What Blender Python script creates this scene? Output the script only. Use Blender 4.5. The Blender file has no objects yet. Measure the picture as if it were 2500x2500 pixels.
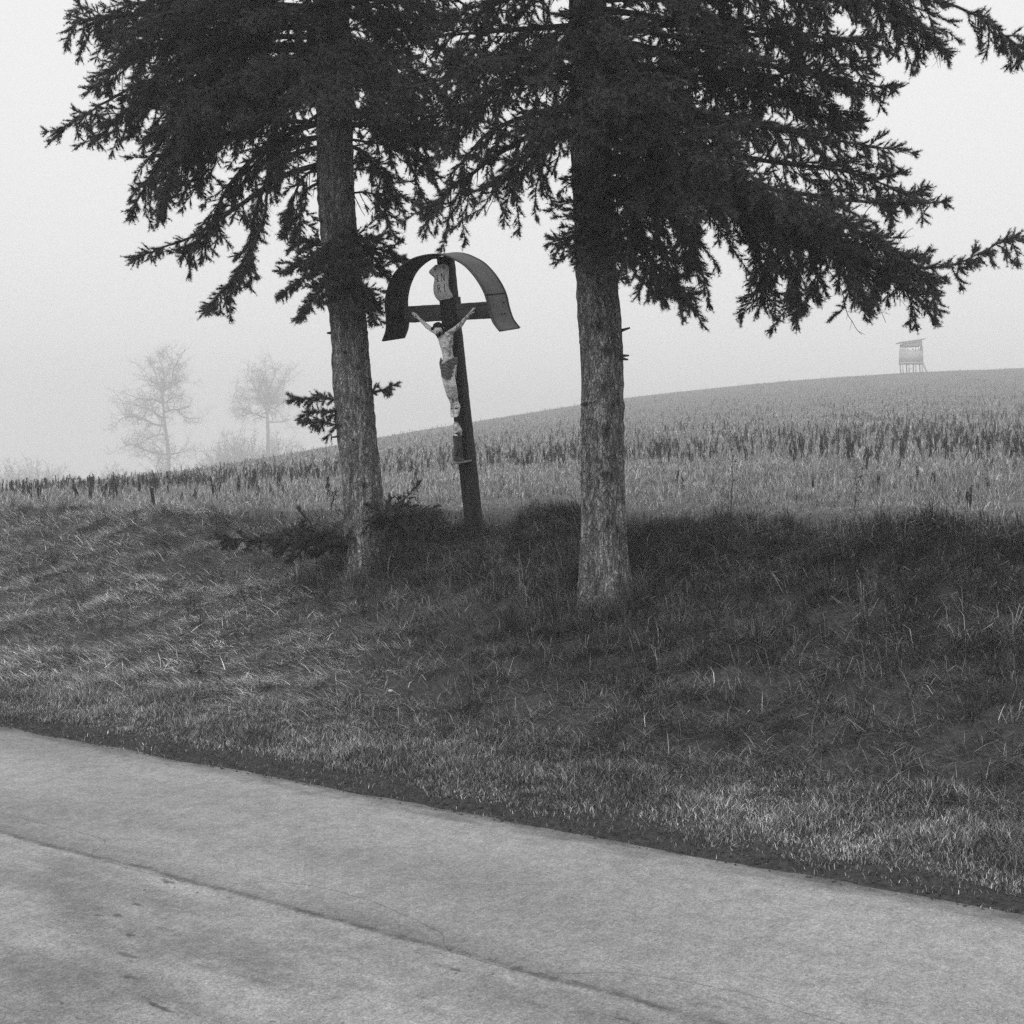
import bpy, math, random
import numpy as np
from mathutils import Vector, Matrix
R_ = math.radians
SC = bpy.context.scene
COL = SC.collection
rng = np.random.default_rng(7)
random.seed(7)

# ---------------------------------------------------------------- camera, sky, sun, exposure
PITCH = math.atan(78 / 3434)
cam_d = bpy.data.cameras.new("camera"); cam = bpy.data.objects.new("camera", cam_d); COL.objects.link(cam)
cam.location = (0, 0, 1.6); cam.rotation_euler = (math.pi / 2 - PITCH, 0, 0)
cam_d.sensor_width = 36; cam_d.lens = 36 * 3434 / 2500; cam_d.clip_end = 3000; cam_d.clip_start = .05
SC.camera = cam

SUN_EL, SUN_AZ = R_(55), R_(205)
w = bpy.data.worlds.new("World"); SC.world = w; w.use_nodes = True
nt = w.node_tree; nt.nodes.clear()
sky = nt.nodes.new("ShaderNodeTexSky"); sky.sky_type = 'NISHITA'; sky.sun_disc = False
sky.sun_elevation = SUN_EL; sky.sun_rotation = SUN_AZ; sky.dust_density = 6; sky.air_density = 1.5
bw = nt.nodes.new("ShaderNodeRGBToBW")
mx = nt.nodes.new("ShaderNodeMix"); mx.data_type = 'FLOAT'; mx.inputs[0].default_value = .8; mx.inputs[3].default_value = 8.6
bg = nt.nodes.new("ShaderNodeBackground"); bg.inputs[1].default_value = .132
wo = nt.nodes.new("ShaderNodeOutputWorld")
nt.links.new(sky.outputs[0], bw.inputs[0]); nt.links.new(bw.outputs[0], mx.inputs[2])
nt.links.new(mx.outputs[0], bg.inputs[0]); nt.links.new(bg.outputs[0], wo.inputs[0])
sl = bpy.data.lights.new("sun", 'SUN'); sl.energy = .9; sl.angle = R_(25)
so = bpy.data.objects.new("sun", sl); COL.objects.link(so)
sd = Vector((math.sin(SUN_AZ) * math.cos(SUN_EL), math.cos(SUN_AZ) * math.cos(SUN_EL), math.sin(SUN_EL)))
so.rotation_euler = sd.to_track_quat('Z', 'Y').to_euler(); so.location = (0, 0, 30)
SC.view_settings.view_transform = 'Standard'; SC.view_settings.look = 'None'
SC.view_settings.exposure = 0.0; SC.view_settings.gamma = 1; SC.view_settings.use_curve_mapping = False
SC.render.engine = 'CYCLES'
SC.cycles.use_denoising = False; SC.cycles.use_adaptive_sampling = False
SC.cycles.max_bounces = 6; SC.cycles.diffuse_bounces = 3; SC.cycles.volume_bounces = 3
SC.cycles.transparent_max_bounces = 8
HAZE = .0033

# ---------------------------------------------------------------- helpers
def tag(o, label=None, cat=None, group=None, kind=None):
    if label: o['label'] = label
    if cat: o['category'] = cat
    if group: o['group'] = group
    if kind: o['kind'] = kind
    return o

def link(o, parent=None):
    COL.objects.link(o)
    if parent: o.parent = parent
    return o

def empty(name, loc):
    o = bpy.data.objects.new(name, None); o.location = loc; o.empty_display_size = .2
    return link(o)

def put(o, parent):
    """parent, keeping the world placement of geometry that was built in world space"""
    o.parent = parent
    if parent is not None:
        l = parent
        off = Vector((0, 0, 0))
        while l is not None:
            off += l.location; l = l.parent
        o.location = -off
    return o

def mesh(name, V, F, mat=None, parent=None, smooth=False, tone=None):
    """V (n,3); F list of integer arrays, one per polygon size"""
    V = np.asarray(V, dtype=np.float32)
    me = bpy.data.meshes.new(name)
    Fs = [np.asarray(f, dtype=np.int32) for f in F if len(f)]
    me.vertices.add(len(V)); me.vertices.foreach_set("co", V.ravel())
    nl = sum(f.size for f in Fs); npol = sum(len(f) for f in Fs)
    me.loops.add(nl); me.polygons.add(npol)
    me.loops.foreach_set("vertex_index", np.concatenate([f.ravel() for f in Fs]))
    tot = np.concatenate([np.full(len(f), f.shape[1], dtype=np.int32) for f in Fs])
    st = np.zeros(npol, dtype=np.int32); st[1:] = np.cumsum(tot)[:-1]
    me.polygons.foreach_set("loop_start", st)
    if smooth: me.polygons.foreach_set("use_smooth", np.ones(npol, dtype=bool))
    me.update(calc_edges=True)
    if tone is not None:
        a = me.attributes.new("tone", 'FLOAT', 'POINT'); a.data.foreach_set("value", np.asarray(tone, dtype=np.float32))
    if mat: me.materials.append(mat)
    o = bpy.data.objects.new(name, me); COL.objects.link(o)
    if parent is not None: put(o, parent)
    return o

class Buf:
    def __init__(s): s.V = []; s.Q = []; s.T = []; s.N = []; s.n = 0
    def add(s, V, Q=None, T=None):
        V = np.asarray(V, float)
        if Q is not None and len(Q): s.Q.append(np.asarray(Q) + s.n)
        if T is not None and len(T): s.T.append(np.asarray(T) + s.n)
        s.V.append(V); s.n += len(V)
    def tube(s, pts, rad, sides=6, cap=True):
        pts = np.asarray(pts, float); n = len(pts); rad = np.broadcast_to(np.asarray(rad, float), (n,))
        T = np.gradient(pts, axis=0); T /= np.linalg.norm(T, axis=1)[:, None] + 1e-9
        ref = np.array([0, 0, 1.]) if abs(T[0, 2]) < .9 else np.array([1., 0, 0])
        A = np.cross(T, ref); A /= np.linalg.norm(A, axis=1)[:, None] + 1e-9
        B = np.cross(T, A)
        a = np.linspace(0, 2 * np.pi, sides, endpoint=False)
        V = pts[:, None] + rad[:, None, None] * (np.cos(a)[None, :, None] * A[:, None] + np.sin(a)[None, :, None] * B[:, None])
        i = np.arange(n - 1)[:, None] * sides; j = np.arange(sides)[None]; k = (j + 1) % sides
        Q = np.stack([i + j, i + k, i + sides + k, i + sides + j], -1).reshape(-1, 4)
        V = V.reshape(-1, 3); Tn = None
        if cap:
            V = np.vstack([V, pts[0], pts[-1]]); m = n * sides; jj = np.arange(sides); kk = (jj + 1) % sides
            Tn = np.vstack([np.stack([kk, jj, np.full(sides, m)], 1),
                            np.stack([(n - 1) * sides + jj, (n - 1) * sides + kk, np.full(sides, m + 1)], 1)])
        s.add(V, Q, Tn)
    def box(s, c, h, M=None):
        """centre c, half sizes h, optional 3x3 rotation"""
        v = np.array([[x, y, z] for x in (-1, 1) for y in (-1, 1) for z in (-1, 1)], float) * np.asarray(h)
        if M is not None: v = v @ np.asarray(M).T
        s.add(v + np.asarray(c), [[0, 1, 3, 2], [4, 6, 7, 5], [0, 4, 5, 1], [2, 3, 7, 6], [0, 2, 6, 4], [1, 5, 7, 3]])
    def build(s, name, mat, parent=None, smooth=False):
        F = []
        if s.Q: F.append(np.vstack(s.Q))
        if s.T: F.append(np.vstack(s.T))
        return mesh(name, np.vstack(s.V), F, mat, parent, smooth)

_tab = np.random.default_rng(3).random((256, 256))
def vnoise(x, y):
    x = np.asarray(x, float); y = np.asarray(y, float)
    xi = np.floor(x).astype(int); yi = np.floor(y).astype(int); fx = x - xi; fy = y - yi
    fx = fx * fx * (3 - 2 * fx); fy = fy * fy * (3 - 2 * fy)
    g = lambda a, b: _tab[a & 255, b & 255]
    return (g(xi, yi) * (1 - fx) + g(xi + 1, yi) * fx) * (1 - fy) + (g(xi, yi + 1) * (1 - fx) + g(xi + 1, yi + 1) * fx) * fy
def fbm(x, y, o=4):
    r = 0; a = .5; t = 0
    for k in range(o):
        r = r + a * vnoise(x * 2 ** k + 17 * k, y * 2 ** k + 31 * k); t += a; a *= .5
    return r / t * 2 - 1

cp, sp_ = math.cos(PITCH), math.sin(PITCH)
def P(px, py, Y):
    """point at forward distance Y that the photograph shows at (px, py) of 2500"""
    a = (px - 1250) / 3434; b = (1250 - py) / 3434
    d = np.array([a, cp + b * sp_, -sp_ + b * cp])
    return np.array([0, 0, 1.6]) + d * (Y / d[1])

# terrain: s is the distance across the road direction, t runs along it
CS, CY = .606, .795
def st(X, Y): return CS * X + CY * Y, -CY * X + CS * Y
_xh = np.array([-.62, -.364, -.218, -.087, .073, .189, .285, .364, .62])
_E = np.array([-.030, -.0085, .0075, .0315, .0575, .0700, .0765, .0795, .085])
_R = np.array([28, 40, 92, 140, 185, 195, 198, 200, 210.])
_xx = np.linspace(-.75, .75, 301); _k = np.exp(-np.linspace(-2, 2, 25) ** 2); _k /= _k.sum()
_Es = np.convolve(np.pad(np.interp(_xx, _xh, _E), 12, mode='edge'), _k, 'valid')
_Rs = np.convolve(np.pad(np.interp(_xx, _xh, _R), 12, mode='edge'), _k, 'valid')
_ps = np.array([5.12, 5.22, 5.32, 5.7, 6.2, 6.7, 7.4, 8.0, 8.6, 8.95, 9.25, 9.6])
_pz = np.array([-.03, .004, .02, .035, .08, .21, .45, .69, .98, 1.13, 1.19, 1.20])
_sx = np.linspace(4.8, 10, 521); _kk = np.ones(13) / 13
_sz = np.convolve(np.pad(np.interp(_sx, _ps, _pz), 6, mode='edge'), _kk, 'valid')
ZC = 1.20
def ground_z(X, Y):
    X = np.asarray(X, float); Y = np.asarray(Y, float)
    s, t = st(X, Y)
    bank = np.where(s < 4.8, -.03, np.interp(s, _sx, _sz))
    xh = np.clip(X / np.maximum(Y, .1), -.6, .6)
    Ye = s / (CS * xh + CY); Yc = 9.25 / (CS * xh + CY)
    E = np.interp(xh, _xx, _Es); R = np.interp(xh, _xx, _Rs)
    zr = 1.6 + E * R; m = (zr - ZC) / (R - Yc)
    d = Ye - R
    uu = np.clip((Ye - Yc) / (R - Yc), 0, 1)
    z = np.where(d < 0, ZC + (zr - ZC) * uu ** 1.3, zr + m * 8 * np.tanh(d / 8) - .045 * np.clip(d - 4, 0, 130))
    wgt = np.clip((s - 9.05) / .4, 0, 1)
    z = bank * (1 - wgt) + z * wgt
    bm = np.clip((s - 5.9) / .8, 0, 1)
    l = .07 * fbm(s * 1.3 + 5, t * .8, 3) + .10 * fbm(s * 3.2 + 1.1 * t, t * 2.4 + 9, 3) + .035 * fbm(s * 9, t * 7, 2)
    hump = .28 * np.exp(-((s - 8.9) / .42) ** 2) * (fbm(t * 1.1 + 3, s * .5, 3) * .9 + .02) + .08 * np.exp(-((s - 8.95) / .3) ** 2 - ((t - 6.3) / .55) ** 2) - .17 * np.exp(-((s - 8.75) / .55) ** 2 - ((t - 7.55) / .75) ** 2)
    return z + bm * (l * np.clip(1 - (s - 14) / 30, .4, 1)) + hump

# ---------------------------------------------------------------- materials (all greys: the photograph is black and white)
def mat(name, lo, hi, scale=8, detail=6, stretch=(1, 1, 1), bump=.2, rough=.85, tone=False, bscale=None, spec=.2, dist=.01):
    m = bpy.data.materials.new(name); m.use_nodes = True; t = m.node_tree; n = t.nodes; L = t.links
    b = n["Principled BSDF"]; b.inputs["Roughness"].default_value = rough; b.inputs["Specular IOR Level"].default_value = spec
    tc = n.new("ShaderNodeTexCoord"); mp = n.new("ShaderNodeMapping"); mp.inputs["Scale"].default_value = stretch
    L.new(tc.outputs["Object"], mp.inputs[0])
    nz = n.new("ShaderNodeTexNoise"); nz.inputs["Scale"].default_value = scale; nz.inputs["Detail"].default_value = detail
    L.new(mp.outputs[0], nz.inputs[0])
    mr = n.new("ShaderNodeMapRange"); mr.inputs[1].default_value = .3; mr.inputs[2].default_value = .7
    mr.inputs[3].default_value = lo; mr.inputs[4].default_value = hi
    L.new(nz.outputs[0], mr.inputs[0]); out = mr.outputs[0]
    if tone:
        at = n.new("ShaderNodeAttribute"); at.attribute_name = "tone"
        mu = n.new("ShaderNodeMath"); mu.operation = 'MULTIPLY'
        L.new(out, mu.inputs[0]); L.new(at.outputs["Fac"], mu.inputs[1]); out = mu.outputs[0]
    L.new(out, b.inputs["Base Color"])
    if bump:
        n2 = n.new("ShaderNodeTexNoise"); n2.inputs["Scale"].default_value = bscale or scale * 3; n2.inputs["Detail"].default_value = 6
        L.new(mp.outputs[0], n2.inputs[0])
        bp = n.new("ShaderNodeBump"); bp.inputs["Strength"].default_value = bump; bp.inputs["Distance"].default_value = dist
        L.new(n2.outputs[0], bp.inputs["Height"]); L.new(bp.outputs[0], b.inputs["Normal"])
    return m

def nodes_of(m): return m.node_tree.nodes, m.node_tree.links
def math_n(n, L, op, a, b=None, c=None, clamp=False):
    x = n.new("ShaderNodeMath"); x.operation = op; x.use_clamp = clamp
    for i, v in enumerate((a, b, c)):
        if v is None: continue
        if isinstance(v, (int, float)): x.inputs[i].default_value = v
        else: L.new(v, x.inputs[i])
    return x.outputs[0]
def noise_n(n, L, vec, scale, detail=4, rough=.55):
    x = n.new("ShaderNodeTexNoise"); x.inputs["Scale"].default_value = scale; x.inputs["Detail"].default_value = detail
    x.inputs["Roughness"].default_value = rough; L.new(vec, x.inputs[0]); return x.outputs[0]
def range_n(n, L, v, a, b, c, d):
    x = n.new("ShaderNodeMapRange"); L.new(v, x.inputs[0])
    for i, q in enumerate((a, b, c, d)): x.inputs[i + 1].default_value = q
    return x.outputs[0]

def road_material():
    m = bpy.data.materials.new("worn_asphalt"); m.use_nodes = True; n, L = nodes_of(m)
    b = n["Principled BSDF"]; b.inputs["Roughness"].default_value = .8; b.inputs["Specular IOR Level"].default_value = .25
    g = n.new("ShaderNodeNewGeometry"); pos = g.outputs["Position"]
    def dot(v):
        x = n.new("ShaderNodeVectorMath"); x.operation = 'DOT_PRODUCT'; L.new(pos, x.inputs[0]); x.inputs[1].default_value = v
        return x.outputs["Value"]
    s = dot((CS, CY, 0)); t = dot((-CY, CS, 0))
    cv = n.new("ShaderNodeCombineXYZ"); L.new(s, cv.inputs[0]); L.new(t, cv.inputs[1]); vec = cv.outputs[0]
    st_ = n.new("ShaderNodeMapping"); st_.inputs["Scale"].default_value = (1, .35, 1); L.new(vec, st_.inputs[0]); svec = st_.outputs[0]
    base = range_n(n, L, noise_n(n, L, svec, 1.1, 5), .35, .65, .25, .35)
    grit = range_n(n, L, noise_n(n, L, vec, 70, 4, .8), .32, .68, .6, 1.4)
    grit2 = range_n(n, L, noise_n(n, L, vec, 160, 2, .8), .3, .7, .6, 1.4)
    mid_ = range_n(n, L, noise_n(n, L, vec, 27, 4, .7), .33, .67, .82, 1.18)
    mott = range_n(n, L, noise_n(n, L, vec, 9, 6, .7), .35, .65, .84, 1.14)
    c = math_n(n, L, 'MULTIPLY', math_n(n, L, 'MULTIPLY', base, grit), math_n(n, L, 'MULTIPLY', math_n(n, L, 'MULTIPLY', grit2, mid_), mott))
    # seam and cracks
    tv = n.new("ShaderNodeCombineXYZ"); L.new(t, tv.inputs[0])
    w1 = range_n(n, L, noise_n(n, L, tv.outputs[0], 1.2, 6, .6), 0, 1, -.06, .06)
    sc = math_n(n, L, 'SUBTRACT', math_n(n, L, 'SUBTRACT', s, 3.65), w1)
    old = range_n(n, L, sc, -.02, .02, 1, 0)                        # camera side of the seam: older surface
    patch = range_n(n, L, noise_n(n, L, svec, 3.3, 5, .6), .4, .6, .70, 1.06)
    c = math_n(n, L, 'MULTIPLY', c, math_n(n, L, 'ADD', math_n(n, L, 'MULTIPLY', old, math_n(n, L, 'SUBTRACT', patch, 1.02)), 1.0))
    band = math_n(n, L, 'MULTIPLY', range_n(n, L, sc, -.01, .01, 0, 1), range_n(n, L, sc, .02, .26, .28, 0))
    c = math_n(n, L, 'MULTIPLY', c, math_n(n, L, 'SUBTRACT', 1, band))
    lite = math_n(n, L, 'MULTIPLY', range_n(n, L, sc, -.02, -.005, 1, 0), range_n(n, L, sc, -.16, -.03, 0, .22))
    lite = math_n(n, L, 'MULTIPLY', lite, range_n(n, L, noise_n(n, L, vec, 4, 3), .4, .6, 0, 1))
    c = math_n(n, L, 'MULTIPLY', c, math_n(n, L, 'ADD', 1, lite))
    seam = math_n(n, L, 'ABSOLUTE', sc)
    seamk = range_n(n, L, noise_n(n, L, tv.outputs[0], 5, 3), .35, .6, .1, .55)
    c = math_n(n, L, 'MULTIPLY', c, math_n(n, L, 'SUBTRACT', 1, math_n(n, L, 'MULTIPLY', seamk, range_n(n, L, math_n(n, L, 'ADD', seam, range_n(n, L, noise_n(n, L, vec, 40, 3), .3, .7, -.015, .015)), .004, .03, 1, 0))))
    fc = n.new("ShaderNodeFloatCurve"); L.new(math_n(n, L, 'DIVIDE', t, 8.0), fc.inputs["Value"])
    pts = [(0, 3.80), (1.2, 3.84), (1.8, 3.87), (2.09, 3.9), (2.61, 3.72), (2.72, 3.64), (3.0, 3.64), (3.17, 3.76), (3.38, 3.83), (3.87, 3.90),
           (4.22, 3.74), (4.3, 3.64), (5.0, 3.64), (5.22, 3.85), (6.0, 3.86), (7, 3.87), (8, 3.9)]
    cu = fc.mapping.curves[0]
    cu.points[0].location = (0, pts[0][1] - 3.5); cu.points[1].location = (1, pts[-1][1] - 3.5)
    for a, q in pts[1:-1]: cu.points.new(a / 8, q - 3.5)
    fc.mapping.update()
    w2 = range_n(n, L, noise_n(n, L, tv.outputs[0], 9, 4), 0, 1, -.02, .02)
    cr = math_n(n, L, 'ABSOLUTE', math_n(n, L, 'SUBTRACT', math_n(n, L, 'SUBTRACT', math_n(n, L, 'SUBTRACT', s, 3.5), fc.outputs[0]), w2))
    c = math_n(n, L, 'MULTIPLY', c, range_n(n, L, cr, .001, .006, .62, 1))
    # dark spots and pits, mostly on the old surface
    sp = range_n(n, L, noise_n(n, L, svec, 13, 4, .55), .63, .69, 0, 1)
    sp2 = range_n(n, L, noise_n(n, L, vec, 42, 2, .5), .66, .72, 0, .9)
    keep = math_n(n, L, 'ADD', range_n(n, L, s, 3.65, 3.95, 1, .06), 0)
    zone = range_n(n, L, noise_n(n, L, vec, 1.3, 2), .42, .6, .0, 1)
    spm = math_n(n, L, 'MULTIPLY', math_n(n, L, 'MAXIMUM', sp, sp2), math_n(n, L, 'MULTIPLY', keep, zone))
    c = math_n(n, L, 'MULTIPLY', c, math_n(n, L, 'SUBTRACT', 1, math_n(n, L, 'MULTIPLY', spm, .6)))
    # dirt washed along the outer edge
    e = math_n(n, L, 'ADD', s, range_n(n, L, noise_n(n, L, svec, 9, 5, .65), .3, .7, -.1, .1))
    c = math_n(n, L, 'MULTIPLY', c, range_n(n, L, e, 5.02, 5.24, 1, .38))
    L.new(c, b.inputs["Base Color"])
    h = math_n(n, L, 'ADD', noise_n(n, L, vec, 90, 3, .7), math_n(n, L, 'MULTIPLY', range_n(n, L, seam, .0, .02, 0, 1), .8))
    bp = n.new("ShaderNodeBump"); bp.inputs["Strength"].default_value = .45; bp.inputs["Distance"].default_value = .004
    L.new(h, bp.inputs["Height"]); L.new(bp.outputs[0], b.inputs["Normal"])
    return m

def ground_material():
    m = bpy.data.materials.new("soil_and_thatch"); m.use_nodes = True; n, L = nodes_of(m)
    b = n["Principled BSDF"]; b.inputs["Roughness"].default_value = .95; b.inputs["Specular IOR Level"].default_value = .1
    g = n.new("ShaderNodeNewGeometry"); pos = g.outputs["Position"]
    x = n.new("ShaderNodeVectorMath"); x.operation = 'DOT_PRODUCT'; L.new(pos, x.inputs[0]); x.inputs[1].default_value = (CS, CY, 0)
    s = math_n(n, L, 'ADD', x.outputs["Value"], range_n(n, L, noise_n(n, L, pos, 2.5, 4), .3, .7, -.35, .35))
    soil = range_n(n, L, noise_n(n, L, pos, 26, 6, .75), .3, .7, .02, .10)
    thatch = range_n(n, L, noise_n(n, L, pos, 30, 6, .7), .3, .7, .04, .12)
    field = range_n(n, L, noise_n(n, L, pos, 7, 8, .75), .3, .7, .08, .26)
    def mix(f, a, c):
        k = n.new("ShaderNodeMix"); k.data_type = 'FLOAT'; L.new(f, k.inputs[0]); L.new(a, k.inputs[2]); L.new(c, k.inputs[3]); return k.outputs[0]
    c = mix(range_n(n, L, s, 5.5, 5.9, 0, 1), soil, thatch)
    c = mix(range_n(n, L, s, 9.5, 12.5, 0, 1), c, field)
    L.new(c, b.inputs["Base Color"])
    bp = n.new("ShaderNodeBump"); bp.inputs["Strength"].default_value = .8; bp.inputs["Distance"].default_value = .02
    L.new(noise_n(n, L, pos, 40, 6, .7), bp.inputs["Height"]); L.new(bp.outputs[0], b.inputs["Normal"])
    return m

def bark_material():
    m = bpy.data.materials.new("spruce_bark"); m.use_nodes = True; n, L = nodes_of(m)
    b = n["Principled BSDF"]; b.inputs["Roughness"].default_value = .9; b.inputs["Specular IOR Level"].default_value = .15
    tc = n.new("ShaderNodeTexCoord"); mp = n.new("ShaderNodeMapping"); mp.inputs["Scale"].default_value = (1, 1, .42); L.new(tc.outputs["Object"], mp.inputs[0])
    v0 = mp.outputs[0]
    nz = n.new("ShaderNodeTexNoise"); nz.inputs["Scale"].default_value = 9; nz.inputs["Detail"].default_value = 4; L.new(v0, nz.inputs[0])
    ad = n.new("ShaderNodeVectorMath"); ad.operation = 'MULTIPLY_ADD'; L.new(nz.outputs["Color"], ad.inputs[0]); ad.inputs[1].default_value = (.17, .17, .17); L.new(v0, ad.inputs[2])
    vo = n.new("ShaderNodeTexVoronoi"); vo.feature = 'DISTANCE_TO_EDGE'; vo.inputs["Scale"].default_value = 52; L.new(ad.outputs[0], vo.inputs["Vector"])
    vc = n.new("ShaderNodeTexVoronoi"); vc.inputs["Scale"].default_value = 52; L.new(ad.outputs[0], vc.inputs["Vector"])
    sep = n.new("ShaderNodeSeparateColor"); L.new(vc.outputs["Color"], sep.inputs[0])
    crack = range_n(n, L, vo.outputs["Distance"], .0, .14, .38, 1.06)
    plate = range_n(n, L, sep.outputs[0], 0, 1, .65, 1.35)
    big = range_n(n, L, noise_n(n, L, v0, 5, 5, .65), .3, .7, .17, .37)
    fine = range_n(n, L, noise_n(n, L, v0, 55, 6, .75), .3, .7, .45, 1.55)
    at = n.new("ShaderNodeAttribute"); at.attribute_name = "tone"
    m2 = n.new("ShaderNodeMapping"); m2.inputs["Scale"].default_value = (1, 1, .16); L.new(tc.outputs["Object"], m2.inputs[0])
    fis = math_n(n, L, 'ABSOLUTE', math_n(n, L, 'SUBTRACT', noise_n(n, L, m2.outputs[0], 17, 5, .65), .5))
    fisd = range_n(n, L, fis, .0, .03, .45, 1)
    c = math_n(n, L, 'MULTIPLY', math_n(n, L, 'MULTIPLY', math_n(n, L, 'MULTIPLY', big, crack), fisd), math_n(n, L, 'MULTIPLY', plate, fine))
    c = math_n(n, L, 'MULTIPLY', c, at.outputs["Fac"])
    L.new(c, b.inputs["Base Color"])
    h = math_n(n, L, 'ADD', math_n(n, L, 'ADD', range_n(n, L, vo.outputs["Distance"], 0, .12, 0, .6), range_n(n, L, fis, 0, .06, 0, 1)), math_n(n, L, 'ADD', math_n(n, L, 'MULTIPLY', sep.outputs[0], .4), math_n(n, L, 'MULTIPLY', noise_n(n, L, v0, 50, 5, .7), .6)))
    bp = n.new("ShaderNodeBump"); bp.inputs["Strength"].default_value = .9; bp.inputs["Distance"].default_value = .012
    L.new(h, bp.inputs["Height"]); L.new(bp.outputs[0], b.inputs["Normal"])
    return m

M = dict(
    road=road_material(), ground=ground_material(), bark=bark_material(),
    grass=mat("grass_blades", .85, 1.15, 3, 3, bump=0, rough=.7, tone=True, spec=.15),
    weeds=mat("dry_weeds", .85, 1.15, 1.5, 3, bump=0, rough=.8, tone=True, spec=.1),
    needles=mat("spruce_needles", .9, 1.1, 2.5, 3, bump=0, rough=.65, tone=True, spec=.25),
    limb=mat("spruce_limb_bark", .02, .07, 30, 5, bump=.3),
    dark=mat("withered_leaves", .012, .035, 20, 4, bump=.3),
    post=mat("dark_stained_timber", .012, .05, 9, 7, stretch=(5, 5, .5), bump=.5, rough=.7, bscale=30),
    worn=mat("weathered_timber", .05, .12, 9, 7, stretch=(.5, 5, 5), bump=.5, rough=.75, bscale=30),
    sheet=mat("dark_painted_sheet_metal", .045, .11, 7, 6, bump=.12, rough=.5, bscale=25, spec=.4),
    under=mat("dark_underside", .012, .022, 7, 6, bump=.1, rough=.8, bscale=25),
    plaque=mat("cream_painted_wood", .68, .82, 14, 6, bump=.15, rough=.6),
    paintd=mat("dark_paint", .02, .04, 20, 4, bump=.1),
    skin=mat("flaking_flesh_paint", .40, .62, 16, 6, bump=.2, rough=.6, tone=True),
    hair=mat("dark_painted_hair", .012, .03, 30, 5, bump=.4),
    cloth=mat("grey_painted_cloth", .12, .24, 12, 6, bump=.2, rough=.6),
    veil=mat("pale_painted_veil", .45, .6, 25, 5, bump=.1, rough=.6),
    robe=mat("painted_robe", .035, .11, 22, 5, bump=.2, rough=.6),
    iron=mat("black_iron", .008, .02, 30, 4, bump=.2, rough=.6),
    stone=mat("pale_stone", .4, .6, 30, 5, bump=.3),
    hide=mat("fog_paled_boards", .48, .6, 4, 5, stretch=(1, 1, 8), bump=.2),  # boards made paler, so part of the fog's fading is painted on
    mist=mat("fog_paled_bark", .18, .26, 4, 4, bump=.2),  # bark lightened: some of the haze over far trees sits in its colour
    straw=mat("bleached_leaf", .4, .6, 10, 3, bump=.1),
)

# ---------------------------------------------------------------- haze: one closed box of even damp air
hz = Buf(); hz.box((0, 60, 7), (1300, 1300, 22))
hm = bpy.data.materials.new("damp_air"); hm.use_nodes = True; n, L = nodes_of(hm)
n.remove(n["Principled BSDF"]); pv = n.new("ShaderNodeVolumePrincipled"); pv.inputs["Density"].default_value = HAZE
pv.inputs["Color"].default_value = (.88, .88, .88, 1); pv.inputs["Anisotropy"].default_value = 0.0
L.new(pv.outputs[0], n["Material Output"].inputs["Volume"])
tag(hz.build("haze", hm), "pale even fog lying over the field", None, None, 'stuff')

# ---------------------------------------------------------------- ground and road
sg = np.unique(np.round(np.concatenate([np.linspace(-200, 0, 21), np.linspace(0, 4.9, 14), np.arange(4.95, 6, .035), np.arange(6, 10, .07),
                                        10 * 1.033 ** np.arange(0, 122)]), 3)); sg = sg[sg < 480]
tg = np.concatenate([-3 - 4 * 1.12 ** np.arange(34, -1, -1) + 4, np.arange(-2.9, 16, .09), 16 * 1.03 ** np.arange(0, 104)]); tg = tg[(tg < 300) & (tg > -260)]
S, T = np.meshgrid(sg, tg, indexing='ij'); X = CS * S - CY * T; Y = CY * S + CS * T
Z = ground_z(X, Y)
em = np.clip(1 - abs(S - 5.3) / .35, 0, 1)
Z = Z + em * .018 * fbm(S * 14, T * 9, 3) + np.clip((S - 5.3) / .3, 0, 1) * .012 * fbm(S * 9, T * 9, 3)
ni, nj = S.shape; idx = np.arange(ni * nj).reshape(ni, nj)
F = np.stack([idx[:-1, :-1], idx[1:, :-1], idx[1:, 1:], idx[:-1, 1:]], -1).reshape(-1, 4)
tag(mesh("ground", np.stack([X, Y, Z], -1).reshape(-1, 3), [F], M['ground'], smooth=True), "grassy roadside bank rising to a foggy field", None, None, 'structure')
sr = np.linspace(-1.2, 5.22, 26); tr = np.concatenate([np.linspace(-180, -5, 30), np.linspace(-4, 14, 120), np.linspace(15, 240, 40)])
S, T = np.meshgrid(sr, tr, indexing='ij')
Se = np.where(S > 5.2, S + .05 * fbm(T * 2.2, T * .3, 5), S)
X = CS * Se - CY * T; Y = CY * Se + CS * T; Z = .006 * fbm(S * .8, T * .5, 2)
ni, nj = S.shape; idx = np.arange(ni * nj).reshape(ni, nj)
F = np.stack([idx[:-1, :-1], idx[1:, :-1], idx[1:, 1:], idx[:-1, 1:]], -1).reshape(-1, 4)
tag(mesh("road", np.stack([X, Y, Z], -1).reshape(-1, 3), [F], M['road'], smooth=True), "worn grey asphalt country road with a cracked seam", None, None, 'structure')

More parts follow.
